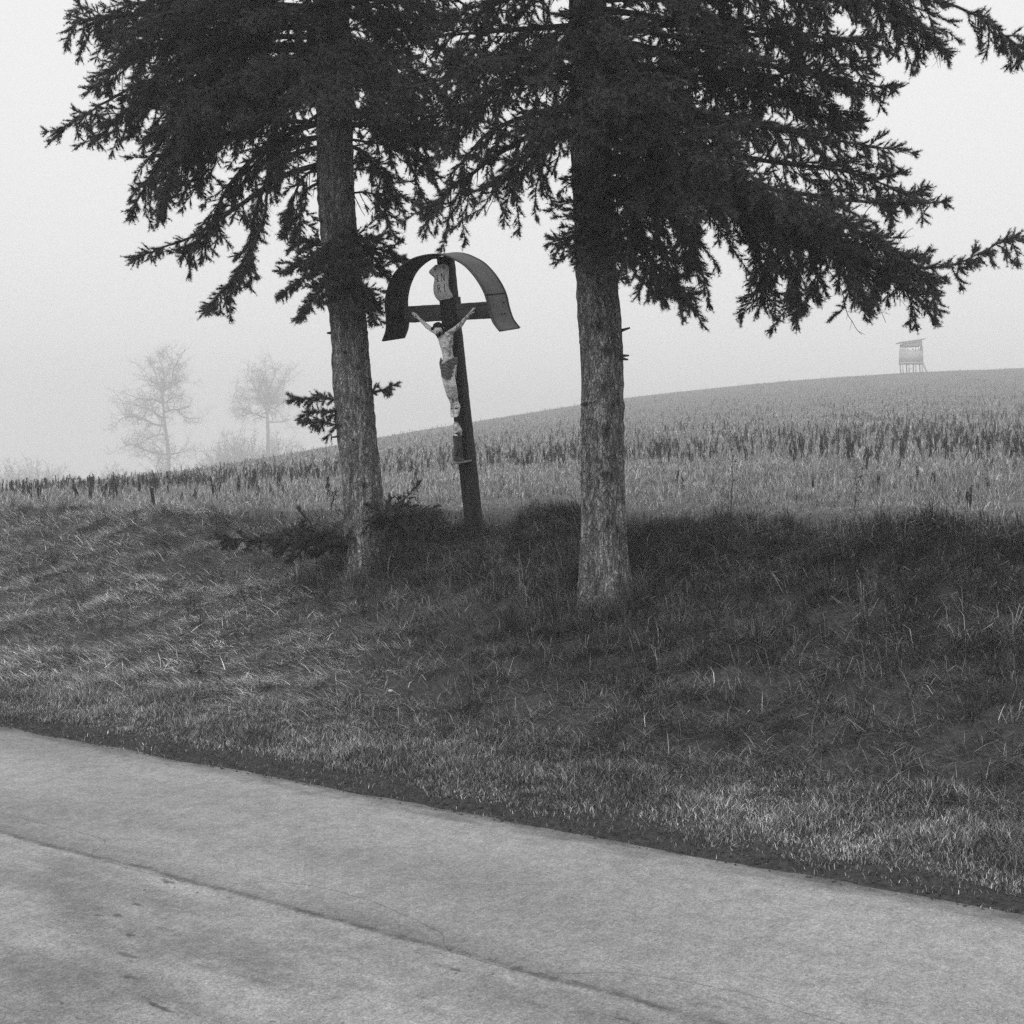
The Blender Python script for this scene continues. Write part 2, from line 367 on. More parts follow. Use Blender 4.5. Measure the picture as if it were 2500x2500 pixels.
# ---------------------------------------------------------------- grass
def blades(name, base, h, wd, lean, az, tone, matl, curve=.6):
    """one bent blade (quad and tip) for every row of base; lean is the tilt from upright, az its bearing"""
    N = len(base)
    dx, dy = np.cos(az), np.sin(az)
    sl_, cl = np.sin(lean), np.cos(lean)
    d1 = np.stack([dx * sl_, dy * sl_, cl], 1)
    l2 = np.minimum(lean + curve, 1.75)
    d2 = np.stack([dx * np.sin(l2), dy * np.sin(l2), np.cos(l2)], 1)
    a2 = az + np.pi / 2 + rng.uniform(-.8, .8, N)
    sd_ = np.stack([np.cos(a2), np.sin(a2), np.zeros(N)], 1) * (wd / 2)[:, None]
    m1 = base + d1 * (h * .5)[:, None]; m2 = m1 + d2 * (h * .5)[:, None]
    V = np.stack([base - sd_, base + sd_, m1 - sd_ * .8, m1 + sd_ * .8, m2], 1).reshape(-1, 3)
    i = np.arange(N)[:, None] * 5
    return mesh(name, V, [i + np.array([[0, 1, 3, 2]]), i + np.array([[2, 3, 4]])], matl, tone=np.repeat(tone, 5))

def onto(X, Y, lift=0.0): return np.stack([X, Y, ground_z(X, Y) + lift], 1)
def st_points(N, s0, s1, t0, t1):
    wide = int(N * .22)                      # thinner cover further along the verge, outside the picture
    s = rng.uniform(s0, s1, N + wide); t = np.concatenate([rng.uniform(t0, t1, N), rng.uniform(t0 - 7, t1 + 9, wide)])
    X = CS * s - CY * t; Y = CY * s + CS * t
    inside = (Y > 3) & (abs(X / np.maximum(Y, .1)) < .46); k = np.concatenate([inside[:N], ~inside[N:]])
    return X[k], Y[k], s[k], t[k]
DOWN = math.atan2(-CY, -CS)     # bearing of the downhill side of the bank
# short verge turf
X, Y, s, t = st_points(400000, 5.2, 6.5, 0, 15)
k = rng.random(len(X)) < np.clip((s - 5.38 + .24 * fbm(s * 3, t * 2.0, 4)) / .16, 0.07, 1) * np.clip((6.55 - s) / .25, 0, 1)
X, Y, s, t = X[k], Y[k], s[k], t[k]; N = len(X)
pn = fbm(s * 2.1, t * 1.6, 3)
hh = rng.uniform(.03, .075, N) * (1 + .9 * fbm(s * 4, t * 4 + 2, 2)) * np.clip((s - 5.3) * 2.2, .5, 1.15)
tn = 1.15 * rng.choice([.05, .13, .27, .52], N, p=[.34, .30, .23, .13]) * (1 + .6 * pn) * (1 + .5 * fbm(s * 14, t * 14, 2))
o = blades("short_verge_grass", onto(X, Y, -.004), np.maximum(hh, .02), rng.uniform(.0022, .0042, N), rng.uniform(.05, .8, N), rng.uniform(0, 6.28, N), tn, M['grass'])
tag(o, "short mown grass edging the road", 'grass', None, 'stuff')
# lying straw and matted grass on the bank
X, Y, s, t = st_points(900000, 6.0, 9.5, -2, 18)
k = rng.random(len(X)) < np.clip((s - 6.0) / .4, 0, 1) * np.clip(.62 + 1.4 * fbm(s * 7 + t * 2, t * 5, 3), .22, 1)
X, Y, s, t = X[k], Y[k], s[k], t[k]; N = len(X)
tx = fbm(s * 5.5 + .7 * t, t * 4.0, 3)
left = np.clip((-X / Y - .02) / .16, 0, 1)       # open, hay covered bank: paler straw, with light clear of the trees painted in
comb = DOWN - .75 + .7 * fbm(s * 1.2, t * 1.2 + 8, 2)
az = np.where(rng.random(N) < .35 + .4 * left, comb + rng.normal(0, .45, N), rng.uniform(0, 6.28, N))
lean = np.clip(rng.normal(1.18 + .15 * left, .3, N), .1, 1.57)
hh = rng.uniform(.04, .16, N)
tn = rng.choice([.035, .08, .16, .30, .5], N, p=[.30, .28, .22, .14, .06]) * (.88 + 2.1 * left) * (1 + .5 * fbm(s * 1.7 + 4, t * 1.1, 3)) * (1 + .5 * fbm(s * 9 + 3, t * 7, 2))
lift = .025 * np.clip(tx, -1, 1) + rng.uniform(-.015, .035, N)
o = blades("matted_bank_grass", onto(X, Y) + np.stack([0 * X, 0 * X, lift], 1), hh, rng.uniform(.0014, .0038, N), lean, az, np.maximum(tn, .02), M['grass'], .22)
tag(o, "matted straw and lying grass on the roadside bank", 'grass', None, 'stuff')
# tufts: long arching blades from shared roots
def tufts(name, label, C, nb, hmin, hmax, tones, base_lean=(.1, .9), fall=.35, curve=.75):
    cx, cy = C; K = len(cx)
    rep = np.repeat(np.arange(K), nb); N = len(rep)
    sz = rng.uniform(.6, 1.25, K)
    r = np.abs(rng.normal(0, .035, N)); a = rng.uniform(0, 6.28, N)
    X = cx[rep] + r * np.cos(a); Y = cy[rep] + r * np.sin(a)
    th = rng.choice(tones, K)
    az = a * 1.0 + rng.normal(0, .5, N); 
    pull = rng.random(N) < fall
    az = np.where(pull, DOWN + rng.normal(0, .7, N), az)
    o = blades(name, onto(X, Y, -.01), rng.uniform(hmin, hmax, N) * sz[rep], rng.uniform(.002, .0042, N), rng.uniform(*base_lean, N), az,
               th[rep] * rng.choice([.5, .9, 1.4, 2.2], N, p=[.3, .37, .26, .07]), M['grass'], curve)
    return tag(o, label, 'grass', None, 'stuff')
X, Y, s, t = st_points(32000, 6.5, 9.65, -2, 18)
xh = X / Y
keep = np.clip(.04 + 1.15 * np.exp(-((s - 8.9) / .48) ** 2) * np.clip((xh + .115) / .03, .05, 1) + .26 * np.clip((xh + .12) / .15, 0, 1) * np.clip((s - 6.9) / .9, 0, 1), 0, 1)
k = rng.random(len(X)) < keep * .55
tufts("long_crest_grass", "long arching grass tufts along the top of the bank", (X[k], Y[k]), 28, .11, .34, [.04, .08, .14, .25], (.2, 1.0), .55, 1.0)
X, Y, s, t = st_points(9000, 9.3, 11.2, -2, 19)
k = rng.random(len(X)) < .5 * np.exp(-(s - 9.3) / .55) * np.clip(.6 + 1.3 * fbm(s * 2, t * 2, 2), .1, 1)
tufts("field_edge_tufts", "ragged tufts where the bank grass runs out into the field", (X[k], Y[k]), 22, .07, .2, [.08, .15, .25, .35])
X, Y, s, t = st_points(5200, 6.2, 9.4, -1, 17)
k = rng.random(len(X)) < .28
tufts("bank_tufts", "loose tufts and bent stalks on the bank", (X[k], Y[k]), 15, .06, .17, [.1, .2, .32, .5], (.3, 1.2))
# long grass gathered round the two trunks and the foot of the cross
cx_, cy_ = [], []
for (tx_, ty_, rr0) in ((-1.22, 11.5, .24), (.655, 9.85, .24)):
    n0_ = 130; a = rng.uniform(0, 6.28, n0_); q_ = rr0 + np.abs(rng.normal(0, .17, n0_)); cx_.append(tx_ + q_ * np.cos(a)); cy_.append(ty_ + q_ * np.sin(a))
tufts("trunk_foot_grass", "long grass grown up round the trunks and the post", (np.concatenate(cx_), np.concatenate(cy_)), 30, .14, .36, [.05, .09, .15, .25], (.05, .8), .4, .8)
# bare soil crumbs along the road edge
X, Y, s, t = st_points(26000, 5.13, 5.6, 0, 14); k = rng.random(len(X)) < np.exp(-((s - 5.3) / .13) ** 2)
X, Y = X[k], Y[k]; N = len(X)
oc = np.array([[1, 0, 0], [-1, 0, 0], [0, 1, 0], [0, -1, 0], [0, 0, 1], [0, 0, -1.]]); ocf = np.array([[0, 2, 4], [2, 1, 4], [1, 3, 4], [3, 0, 4], [2, 0, 5], [1, 2, 5], [3, 1, 5], [0, 3, 5]])
V = (oc[None] * rng.uniform(.5, 1.4, (N, 6, 1)) * (.0025 + .007 * rng.random(N) ** 4)[:, None, None] * np.array([1, 1, .6])) + onto(X, Y, .012)[:, None]
o = mesh("soil_crumbs", V.reshape(-1, 3), [(ocf[None] + np.arange(N)[:, None, None] * 6).reshape(-1, 3)], mat("dark_soil", .03, .08, 20, 4))
tag(o, "dark soil crumbs and grit along the road edge", 'soil', None, 'stuff')

# ---------------------------------------------------------------- field: weeds, then withered plants
def field_points(N, y0, y1, xa=-.46, xb=.46):
    Y = y0 * (y1 / y0) ** rng.random(N); xh = rng.uniform(xa, xb, N); X = xh * Y
    if xa < -.45 and y0 < 9.5:               # thinner cover to either side
        m_ = N // 5; Y2 = y0 * (60 / y0) ** rng.random(m_) - 2; x2 = np.where(rng.random(m_) < .6, rng.uniform(.46, 1.8, m_), rng.uniform(-1.1, -.46, m_))
        Y = np.concatenate([Y, Y2]); xh = np.concatenate([xh, x2]); X = xh * Y
    s, t = st(X, Y); k = s > 9.35
    return X[k], Y[k], s[k], xh[k]
X, Y, s, xh = field_points(680000, 9, 205)
N = len(X); f = Y / 12
cl_ = fbm(X * 2.2, Y * 2.2, 3)
grow = np.clip((s - 9.4) / 5, .35, 1)
hh = rng.uniform(.03, .10, N) * grow * (1 + .5 * cl_) * np.where(rng.random(N) < .08, 1.9, 1) * np.clip(f, 1, 1.5)
tn = 1.14 * rng.choice([.07, .17, .32, .55], N, p=[.22, .30, .31, .17]) * (1 + .3 * fbm(X * .5, Y * .5, 3)) * (1 + .5 * fbm(X * 5, Y * 5, 2)) * np.interp(s, [9.3, 12.5], [.62, 1])
o = blades("field_weeds", onto(X, Y, -.01), hh, rng.uniform(.0024, .005, N) * np.clip(f, .9, 6), np.where(s < 13, rng.uniform(.2, 1.3, N), rng.uniform(.0, .75, N)),
           rng.uniform(0, 6.28, N), tn, M['weeds'], .5)
tag(o, "pale dry weeds and stubble covering the field", 'weeds', None, 'stuff')

def withered(seed):
    """a frosted stalk with limp hanging leaves"""
    r = np.random.default_rng(seed); b = Buf(); H = r.uniform(.26, .36); lx, ly = r.uniform(-.04, .04, 2)
    pts = [(lx * u * u, ly * u * u, H * u) for u in np.linspace(0, 1, 6)]
    b.tube(pts, np.linspace(.005, .0025, 6), 5)
    for k in range(int(r.integers(7, 12))):
        u = r.uniform(.3, 1); a = r.uniform(0, 6.28); l = r.uniform(.05, .12); wd = r.uniform(.005, .014)
        p = np.array([lx * u * u, ly * u * u, H * u]); d = np.array([math.cos(a), math.sin(a), 0])
        sd_ = np.array([-d[1], d[0], 0]) * wd
        q = [p, p + d * .022 + [0, 0, .015], p + d * .032 + [0, 0, -l * .45], p + d * .024 + [0, 0, -l]]
        if q[3][2] < .01: q[3][2] = .01
        V = []
        for i_, c in enumerate(q): V += [c - sd_ * (.3, 1, .9, .25)[i_], c + sd_ * (.3, 1, .9, .25)[i_] + d * .006]
        b.add(V, [[0, 1, 3, 2], [2, 3, 5, 4], [4, 5, 7, 6]])
    return b.build("withered_plant", M['dark'])
protos = [withered(i) for i in range(8)]
for o in protos: COL.objects.unlink(o)
def dark_density(X, Y, xh):
    y0 = np.interp(xh, [-.364, -.22, -.13, -.06, 0, .15, .3, .4], [16.3, 17.3, 18.8, 25, 31, 30, 26, 25])
    d = (Y - y0) / 6.0
    band = np.where(d < 0, .25 * np.exp(d * 1.1), 1.0 - .5 * np.exp(-d * 2))
    fall = np.clip(1.15 - (Y - y0) / np.interp(xh, [-.3, 0, .1, .35], [30, 26, 26, 38]), .10, 1)
    return band * fall * np.clip(.40 + 1.9 * fbm(X * .8 + 3, Y * .35, 3), .03, 1) * np.interp(xh, [-.3, -.1, 0, .15, .35], [.22, .24, .4, .5, .9])
X, Y, s, xh = field_points(34000, 11, 90, -.40, .40)
k = rng.random(len(X)) < dark_density(X, Y, xh) * .20
X, Y, s, xh = X[k], Y[k], s[k], xh[k]; o_ = np.argsort(Y); X, Y, xh = X[o_], Y[o_], xh[o_]
ZP = ground_z(X, Y)
GR = [(-.14, "withered plants left of the trees", "black withered plant drooping in the field left of the left spruce"),
      (.06, "withered plants between the trees", "black withered plant standing in the field between the two spruce trunks"),
      (9, "withered plants right of the trees", "black withered plant standing in the field right of the right spruce")]
for i in range(min(290, len(X))):
    g_ = next(g for g in GR if xh[i] < g[0])
    o = protos[i % 8].copy(); COL.objects.link(o); o.name = "withered_plant"
    o.location = (X[i], Y[i], ZP[i] - .01); o.rotation_euler = (rng.normal(0, .12), rng.normal(0, .12), rng.uniform(0, 6.28))
    k_ = rng.uniform(.6, 1.25) * np.interp(Y[i], [12, 28], [.75, 1.3]); o.scale = (k_ * .9, k_ * .9, k_)
    tag(o, g_[2], 'plant', g_[1])
pv_ = [np.array([v.co[:] for v in o.data.vertices]) for o in protos]
pf_ = [[[list(p.vertices) for p in o.data.polygons if len(p.vertices) == 4], [list(p.vertices) for p in o.data.polygons if len(p.vertices) == 3]] for o in protos]
bf = Buf()
X2, Y2, s2, xh2 = field_points(11000, 34, 196, -.42, .42)
k = rng.random(len(X2)) < np.clip(.45 + .8 * fbm(X2 * .3, Y2 * .3, 3), .1, 1)
X2 = np.concatenate([X[290:], X2[k]]); Y2 = np.concatenate([Y[290:], Y2[k]]); Z2 = ground_z(X2, Y2)
for i in range(len(X2)):
    a = rng.uniform(0, 6.28); c_, s_ = math.cos(a), math.sin(a); k_ = rng.uniform(.5, 1.25)
    V = pv_[i % 8] @ np.array([[c_, s_, 0], [-s_, c_, 0], [0, 0, 1]]) * [k_ * .9, k_ * .9, k_] + [X2[i], Y2[i], Z2[i] - .01]
    bf.add(V, pf_[i % 8][0], pf_[i % 8][1])
if len(X2): tag(bf.build("distant_withered_plants", M['dark']), "darker withered stalks fading into the fog across the field", 'plants', None, 'stuff')
# bleached leaves lying in the near field
X, Y, s, xh = field_points(420, 9.6, 21); N = len(X)
k = rng.random(N) < np.clip(.25 + 1.2 * fbm(X * .8, Y * .8, 2), .03, 1); X, Y = X[k], Y[k]; N = len(X)
a = rng.uniform(0, 6.28, N); r1 = rng.uniform(.008, .028, N); c = onto(X, Y, .05)
q = [np.stack([np.cos(a + j * np.pi / 2) * r1 * (1 if j % 2 else .5), np.sin(a + j * np.pi / 2) * r1 * (1 if j % 2 else .5), rng.uniform(-.012, .014, N)], 1) + c for j in range(4)]
o = mesh("fallen_leaves", np.stack(q, 1).reshape(-1, 3), [np.arange(N * 4).reshape(-1, 4)], M['straw'])
tag(o, "bleached leaves scattered in the near field", 'leaves', None, 'stuff')


# ---------------------------------------------------------------- spruces
class Shoots:
    """collects needle clad shoots: start, direction, length"""
    def __init__(s): s.p = []; s.d = []; s.l = []
    def add(s, p, d, l):
        s.p.append(np.atleast_2d(p)); s.d.append(np.atleast_2d(d)); s.l.append(np.atleast_1d(l))
    def build(s, name, parent, per=700, nl=.029, nw=.0032, core=.0095, seed=1):
        """a dark spindle for each shoot's twig and packed needle bases, and single needles standing off it"""
        r = np.random.default_rng(seed)
        p = np.vstack(s.p); d = np.vstack(s.d); l = np.concatenate(s.l); K = len(p)
        d = d / (np.linalg.norm(d, axis=1)[:, None] + 1e-9)
        ref = np.where(abs(d[:, 2:3]) < .9, np.array([[0, 0, 1.]]), np.array([[1., 0, 0]]))
        A = np.cross(d, ref); A /= np.linalg.norm(A, axis=1)[:, None]; B = np.cross(A, d)
        tn = (.7 + .6 * r.random(K)) * NTONE
        cr = core * r.uniform(.7, 1.2, K)  # opaque core, put in to stop light passing through the shoot
        ring = [A * math.cos(a) + B * math.sin(a) for a in (0, 2.094, 4.189)]
        c1 = [p + d * (l * .62)[:, None] + g * cr[:, None] for g in ring]
        Vc = np.stack([p] + c1 + [p + d * (l * .86)[:, None]], 1).reshape(-1, 3)
        fc_ = np.array([[0, 2, 1], [0, 3, 2], [0, 1, 3], [1, 2, 4], [2, 3, 4], [3, 1, 4]])
        Fc = (np.arange(K)[:, None, None] * 5 + fc_[None]).reshape(-1, 3)
        cnt = np.maximum((l * per).astype(int), 6); rep = np.repeat(np.arange(K), cnt); N = len(rep)
        u = r.random(N) ** .85; a = r.uniform(0, 2 * np.pi, N)
        q = p[rep] + d[rep] * (l[rep] * u)[:, None]
        rad = np.cos(a)[:, None] * A[rep] + np.sin(a)[:, None] * B[rep]
        nd = d[rep] * (.32 + .8 * u[:, None] ** 4) + .95 * rad + np.array([0, 0, .2]) + r.normal(0, .14, (N, 3))
        nd /= np.linalg.norm(nd, axis=1)[:, None]
        ln = nl * r.uniform(.7, 1.15, N) * (1.0 - .2 * u)
        sd_ = np.cross(nd, r.normal(0, 1, (N, 3))); sd_ /= np.linalg.norm(sd_, axis=1)[:, None] + 1e-9
        V = np.stack([q - sd_ * nw * .5, q + sd_ * nw * .5, q + nd * ln[:, None]], 1).reshape(-1, 3)
        return mesh(name, np.vstack([Vc, V]), [np.vstack([Fc, len(Vc) + np.arange(N * 3).reshape(-1, 3)])], M['needles'], parent,
                    tone=np.concatenate([np.repeat(tn * .3, 5), np.repeat(tn[rep] * r.uniform(.75, 1.25, N), 3)]))
NTONE = .085

def resample(pts, step):
    pts = np.asarray(pts, float)
    # smooth through the traced points (Catmull-Rom), then even spacing
    if len(pts) > 2:
        q = np.vstack([2 * pts[0] - pts[1], pts, 2 * pts[-1] - pts[-2]]); o = []
        for i in range(1, len(q) - 2):
            for u in np.linspace(0, 1, 12, endpoint=False):
                a, b, c, d = q[i - 1], q[i], q[i + 1], q[i + 2]
                o.append(.5 * ((2 * b) + (c - a) * u + (2 * a - 5 * b + 4 * c - d) * u * u + (3 * b - a - 3 * c + d) * u ** 3))
        o.append(pts[-1]); pts = np.array(o)
    L_ = np.concatenate([[0], np.cumsum(np.linalg.norm(np.diff(pts, axis=0), axis=1))]); n_ = max(int(L_[-1] / step), 4)
    x = np.linspace(0, L_[-1], n_ + 1)
    return np.stack([np.interp(x, L_, pts[:, i]) for i in range(3)], 1), L_[-1]

def bough(wood, sh, pts, r0=.022, Ls=.36, droop=1.0, bare=.1, sp=.05, sk=.029, sl=.08, seed=0, inner=.22, tipw=.45, hang=.5, hprob=.74):
    """main limb carrying fans of side branches and hanging sprays, every one set all round with bushy shoots"""
    r = np.random.default_rng(seed)
    P_, Lt = resample(pts, .05); n_ = len(P_)
    P_ = P_ + np.cumsum(r.normal(0, .004, P_.shape), axis=0) * np.linspace(0, 1, n_)[:, None]
    u_ = np.linspace(0, 1, n_)
    wood.tube(P_, r0 * (1 - u_) ** .8 + .0035, 6)
    T_ = np.gradient(P_, axis=0); T_ /= np.linalg.norm(T_, axis=1)[:, None]
    up = np.array([0, 0, 1.])
    def spray(p, d, ln, fall, leaf0, dead):
        ns = max(int(ln / .04), 2); stp = ln / ns; q = [p]; D = [d]
        for j in range(ns):
            d = d + np.array([0, 0, -fall * stp * 3.2]) + r.normal(0, .15, 3)
            if j > ns * .55: d = d + np.array([0, 0, fall * stp * 2.2])
            d = d / np.linalg.norm(d); q.append(q[-1] + d * stp); D.append(d)
        q = np.array(q); D = np.array(D); wood.tube(q, np.linspace(.0055, .002, len(q)), 3, cap=False)
        m = int(ln / sk) + 1
        for v in (np.arange(m) + r.random()) / m:
            f = min(v, .999) * ns; j = int(f); pp = q[j] + (q[j + 1] - q[j]) * (f - j); dd = D[j + 1]
            pr_ = r.normal(0, 1, 3) + up * .25; pr_ -= dd * pr_.dot(dd); pr_ /= np.linalg.norm(pr_) + 1e-9
            dr = .8 * dd + pr_ * r.uniform(.35, 1.0); dr /= np.linalg.norm(dr); l_ = sl * r.uniform(.55, 1.35) * (1.1 - .35 * v)
            if dead or v < leaf0:
                if r.random() < .5: wood.tube([pp, pp + dr * l_], [.0016, .001], 3, cap=False)
                continue
            sh.add(pp, dr, l_)
        if not dead:
            for j in range(int(leaf0 * ns), ns): sh.add(q[j], q[j + 1] - q[j], stp * 1.1)
            
            for _ in range(3): sh.add(q[-1] - D[-1] * .02, D[-1] + r.normal(0, .3, 3), sl * r.uniform(.6, 1.0))
    side = 1; thick = 1.0
    for u in np.arange(.06, 1, sp / Lt):
        side = -side; i = min(int(u * (n_ - 1)), n_ - 2)
        p = P_[i] + (P_[i + 1] - P_[i]) * (u * (n_ - 1) - i); T = T_[i]
        S = np.cross(T, up); S /= np.linalg.norm(S) + 1e-9
        thick = np.clip(thick + r.normal(0, .34), .32, 1.5)                 # clumps and gaps along the limb
        if thick < .42 and u < .85 and Lt > .9: continue
        if Lt <= .9: thick = max(thick, .8)
        prof = min(1, .3 + u * 2.2) * (max(1 - u, 0) ** tipw * .92 + .16)
        if u < inner: prof *= r.uniform(.25, .8)
        ln = Ls * prof * r.uniform(.55, 1.2) * thick
        leaf0 = bare if u > inner else min(.85, bare + .4); dead = r.random() < (.4 if u < inner else .03)
        d = .62 * T + side * .8 * S * r.uniform(.3, 1.1) + up * r.normal(.02, .28); d /= np.linalg.norm(d)
        spray(p, d, max(ln, .04), droop * r.uniform(.2, 1.3), leaf0, dead)
        if r.random() < hprob * (.5 if u < inner else 1):
            d = .35 * T + S * r.normal(0, .35) - up * r.uniform(.5, 1.1); d /= np.linalg.norm(d)
            spray(p, d, max(hang * prof * r.uniform(.25, 1.25) * thick, .04), .2, leaf0 + .1 * r.random(), dead or r.random() < .08)
    for j in range(int(n_ * max(inner, .15)), n_ - 1): sh.add(P_[j], T_[j] + r.normal(0, .5, 3), sl * .9)
    for k in range(5): sh.add(P_[-1] - T_[-1] * .05 * k * .5, T_[-1] + r.normal(0, .35, 3) + up * .15, sl * r.uniform(.9, 1.3))

def trunk_mesh(axis, rad, name, parent, seed, flare=None, knots=()):
    """axis: world points up the trunk, rad: radii; bark plates come from displaced vertices and the bark material"""
    A, Lt = resample(axis, .022); n_ = len(A)
    L0 = np.concatenate([[0], np.cumsum(np.linalg.norm(np.diff(np.asarray(axis), axis=0), axis=1))])
    Ls_ = np.linspace(0, 1, n_); rr = np.interp(Ls_, L0 / L0[-1], rad)
    sides = 84; a = np.linspace(0, 2 * np.pi, sides, endpoint=False)
    zz = A[:, 2][:, None] + 0 * a[None]; aa = a[None] + 0 * zz
    x_ = np.cos(aa) * 2.2; y_ = np.sin(aa) * 2.2
    def rid(fx, fz, o): return fbm(x_ * fx + seed + zz * .3, y_ * fx + zz * fz, o)
    ridge = 1 - abs(rid(4.5, 5.2, 3)) * 2
    disp = .012 * ridge + .014 * rid(1.3, 1.6, 3) + .009 * rid(12, 10, 2)
    tone = 1 + .35 * rid(1.1, .9, 3)
    for (kx, kz, ks) in knots:
        dd = ((np.angle(np.exp(1j * (aa - kx))) * rr[:, None]) / ks) ** 2 + ((zz - kz) / (ks * 1.2)) ** 2
        disp += .016 * np.exp(-dd * .5) - .022 * np.exp(-dd * 3); tone *= 1 - .75 * np.exp(-dd * 1.3)
    if flare is not None:
        z0 = A[0, 2] + .34
        fl = np.exp(-np.clip(zz - z0, 0, 5) / .15)
        disp += fl * (.03 if seed == 11 else 1) * (.05 + .085 * np.clip(np.cos(aa * 3 + flare), 0, 1) ** 1.5)
    V = A[:, None] + ((rr[:, None] + disp)[..., None]) * np.stack([np.cos(aa), np.sin(aa), 0 * aa], -1)
    i = np.arange(n_ - 1)[:, None] * sides; j = np.arange(sides)[None]; k = (j + 1) % sides
    Q = np.stack([i + j, i + k, i + sides + k, i + sides + j], -1).reshape(-1, 4)
    return mesh(name, V.reshape(-1, 3), [Q], M['bark'], parent, smooth=True, tone=tone.ravel())

def make_tree(name, label, base_px, Yt, trunk_px, top_z, boughs, lows, knots, seed, flare, nrand, side_bias):
    ax = [P(x, y, Yt) for x, y, w_ in trunk_px]; rd = [w_ / 2 * Yt / 3434 for x, y, w_ in trunk_px]
    gz = float(ground_z(ax[0][0], ax[0][1])); ax[0] = np.array([ax[0][0], ax[0][1], gz - .42])
    root = empty(name, (ax[0][0], ax[0][1], gz)); tag(root, label, 'tree')
    top = ax[-1]; dirx = (ax[-1][0] - ax[-2][0]) / (ax[-1][2] - ax[-2][2])
    for f in (.35, .7, 1.0):
        z_ = top[2] + (top_z - top[2]) * f
        ax.append(np.array([top[0] + dirx * .2 * (z_ - top[2]), Yt, z_])); rd.append(rd[len(trunk_px) - 1] * (1 - f) + .02)
    trunk_mesh(ax, rd, "trunk", root, seed, flare, knots)
    rs = np.random.default_rng(seed + 9)
    for q_ in range(6):
        za = rs.uniform(1.5, 3.1); aa = rs.uniform(3.3, 6.1); pa = np.array([np.interp(za, [a_[2] for a_ in ax], [a_[0] for a_ in ax]), Yt, za])
        dd = np.array([math.cos(aa), math.sin(aa), rs.uniform(-.2, .3)]); b_ = Buf(); b_.tube([pa + dd * .11, pa + dd * .16, pa + dd * (.175 + rs.random() * .05)], [.016, .011, .006], 7)
        b_.build("branch_stub", M['limb'], root)
    axz = np.array([a_[2] for a_ in ax]); axx = np.array([a_[0] for a_ in ax])
    def on_axis(z): return np.array([np.interp(z, axz, axx), Yt, z])
    wood, sh = Buf(), Shoots()
    for k, b in enumerate(boughs):
        pts, dY = b[0], b[1]; kw = dict(b[2]) if len(b) > 2 else {}
        n_ = len(pts); bz = P(0, pts[0], Yt)[2]
        p0 = on_axis(bz); W_ = [p0]
        for i, q in enumerate(pts[1:]): W_.append(P(q[0], q[1], Yt + dY * (i + 1) / (n_ - 1)))
        bough(wood, sh, W_, seed=seed * 100 + k, **kw)
        if len(pts) >= 5 and pts[0] < 260 and kw.get('Ls', .5) > .34:      # a companion bough just behind, a little shorter
            rj = np.random.default_rng(seed * 31 + k); W2_ = [W_[0] + [0, 0, .12]] + [p0 + (q_ - p0) * .86 + rj.normal(0, .06, 3) + [0, .25, .07] for q_ in W_[1:]]
            bough(wood, sh, W2_, seed=seed * 500 + k, **kw)
    # inner boughs round the visible stem, then the upper crown above the frame
    r = np.random.default_rng(seed)
    for k in range(nrand):
        z = r.uniform(4.3, 5.7); a = r.uniform(0, 6.28); ln = r.uniform(.9, 1.5) * (1.25 if abs(math.sin(a)) > .7 else 1)
        d = np.array([math.cos(a), math.sin(a), 0]); p0 = on_axis(z)
        W_ = [p0, p0 + d * ln * .4 + [0, 0, .04], p0 + d * ln * .75 + [0, 0, -.1], p0 + d * ln + [0, 0, -.12 - .1 * r.random()]]
        bough(wood, sh, W_, r0=.018, Ls=.36, droop=.9, seed=seed * 1000 + k, hang=.3)
    wood.build("limbs", M['limb'], root); c = sh.build("crown", root, seed=seed)
    import sys; print(name, "shoots", file=sys.stderr); print(name, "shoots", sum(len(x) for x in sh.p), "needles", len(c.data.polygons))
    wood, sh = Buf(), Shoots()
    nlev = 34
    for k in range(nlev * 3):
        z = 5.7 + (top_z - 6.0) * (k / (nlev * 3)) ** .9; a = k * 2.399 + r.uniform(-.3, .3)
        ln = 1.75 * (1 - (z - 5.4) / (top_z - 5.2)) ** .8 + .15
        d = np.array([math.cos(a), math.sin(a), 0]); p0 = on_axis(z)
        W_ = [p0, p0 + d * ln * .4 + [0, 0, .03], p0 + d * ln * .75 + [0, 0, -.12], p0 + d * ln + [0, 0, -.1]]
        bough(wood, sh, W_, r0=.02, Ls=.5, droop=1.0, seed=seed * 3000 + k, sp=.17, sk=.09, sl=.16, hang=.3, hprob=.5)
    wood.build("upper_limbs", M['limb'], root)
    sh.build("upper_crown", root, per=90, nl=.045, nw=.012, core=.022, seed=seed + 5)
    for k, (pts, dY, kw) in enumerate(lows):
        wood, sh = Buf(), Shoots()
        bz = P(0, pts[0], Yt)[2]; p0 = on_axis(bz); W_ = [p0 + np.array([0, 0, 0])]
        for i, q in enumerate(pts[1:]): W_.append(P(q[0], q[1], Yt + dY * (i + 1) / (len(pts) - 1)))
        bough(wood, sh, W_, seed=seed * 77 + k, **kw)
        o = wood.build("bough", M['limb'], root); cdn = sh.build("needles", None, seed=seed + k + 40)
        cdn.parent = o
    return root

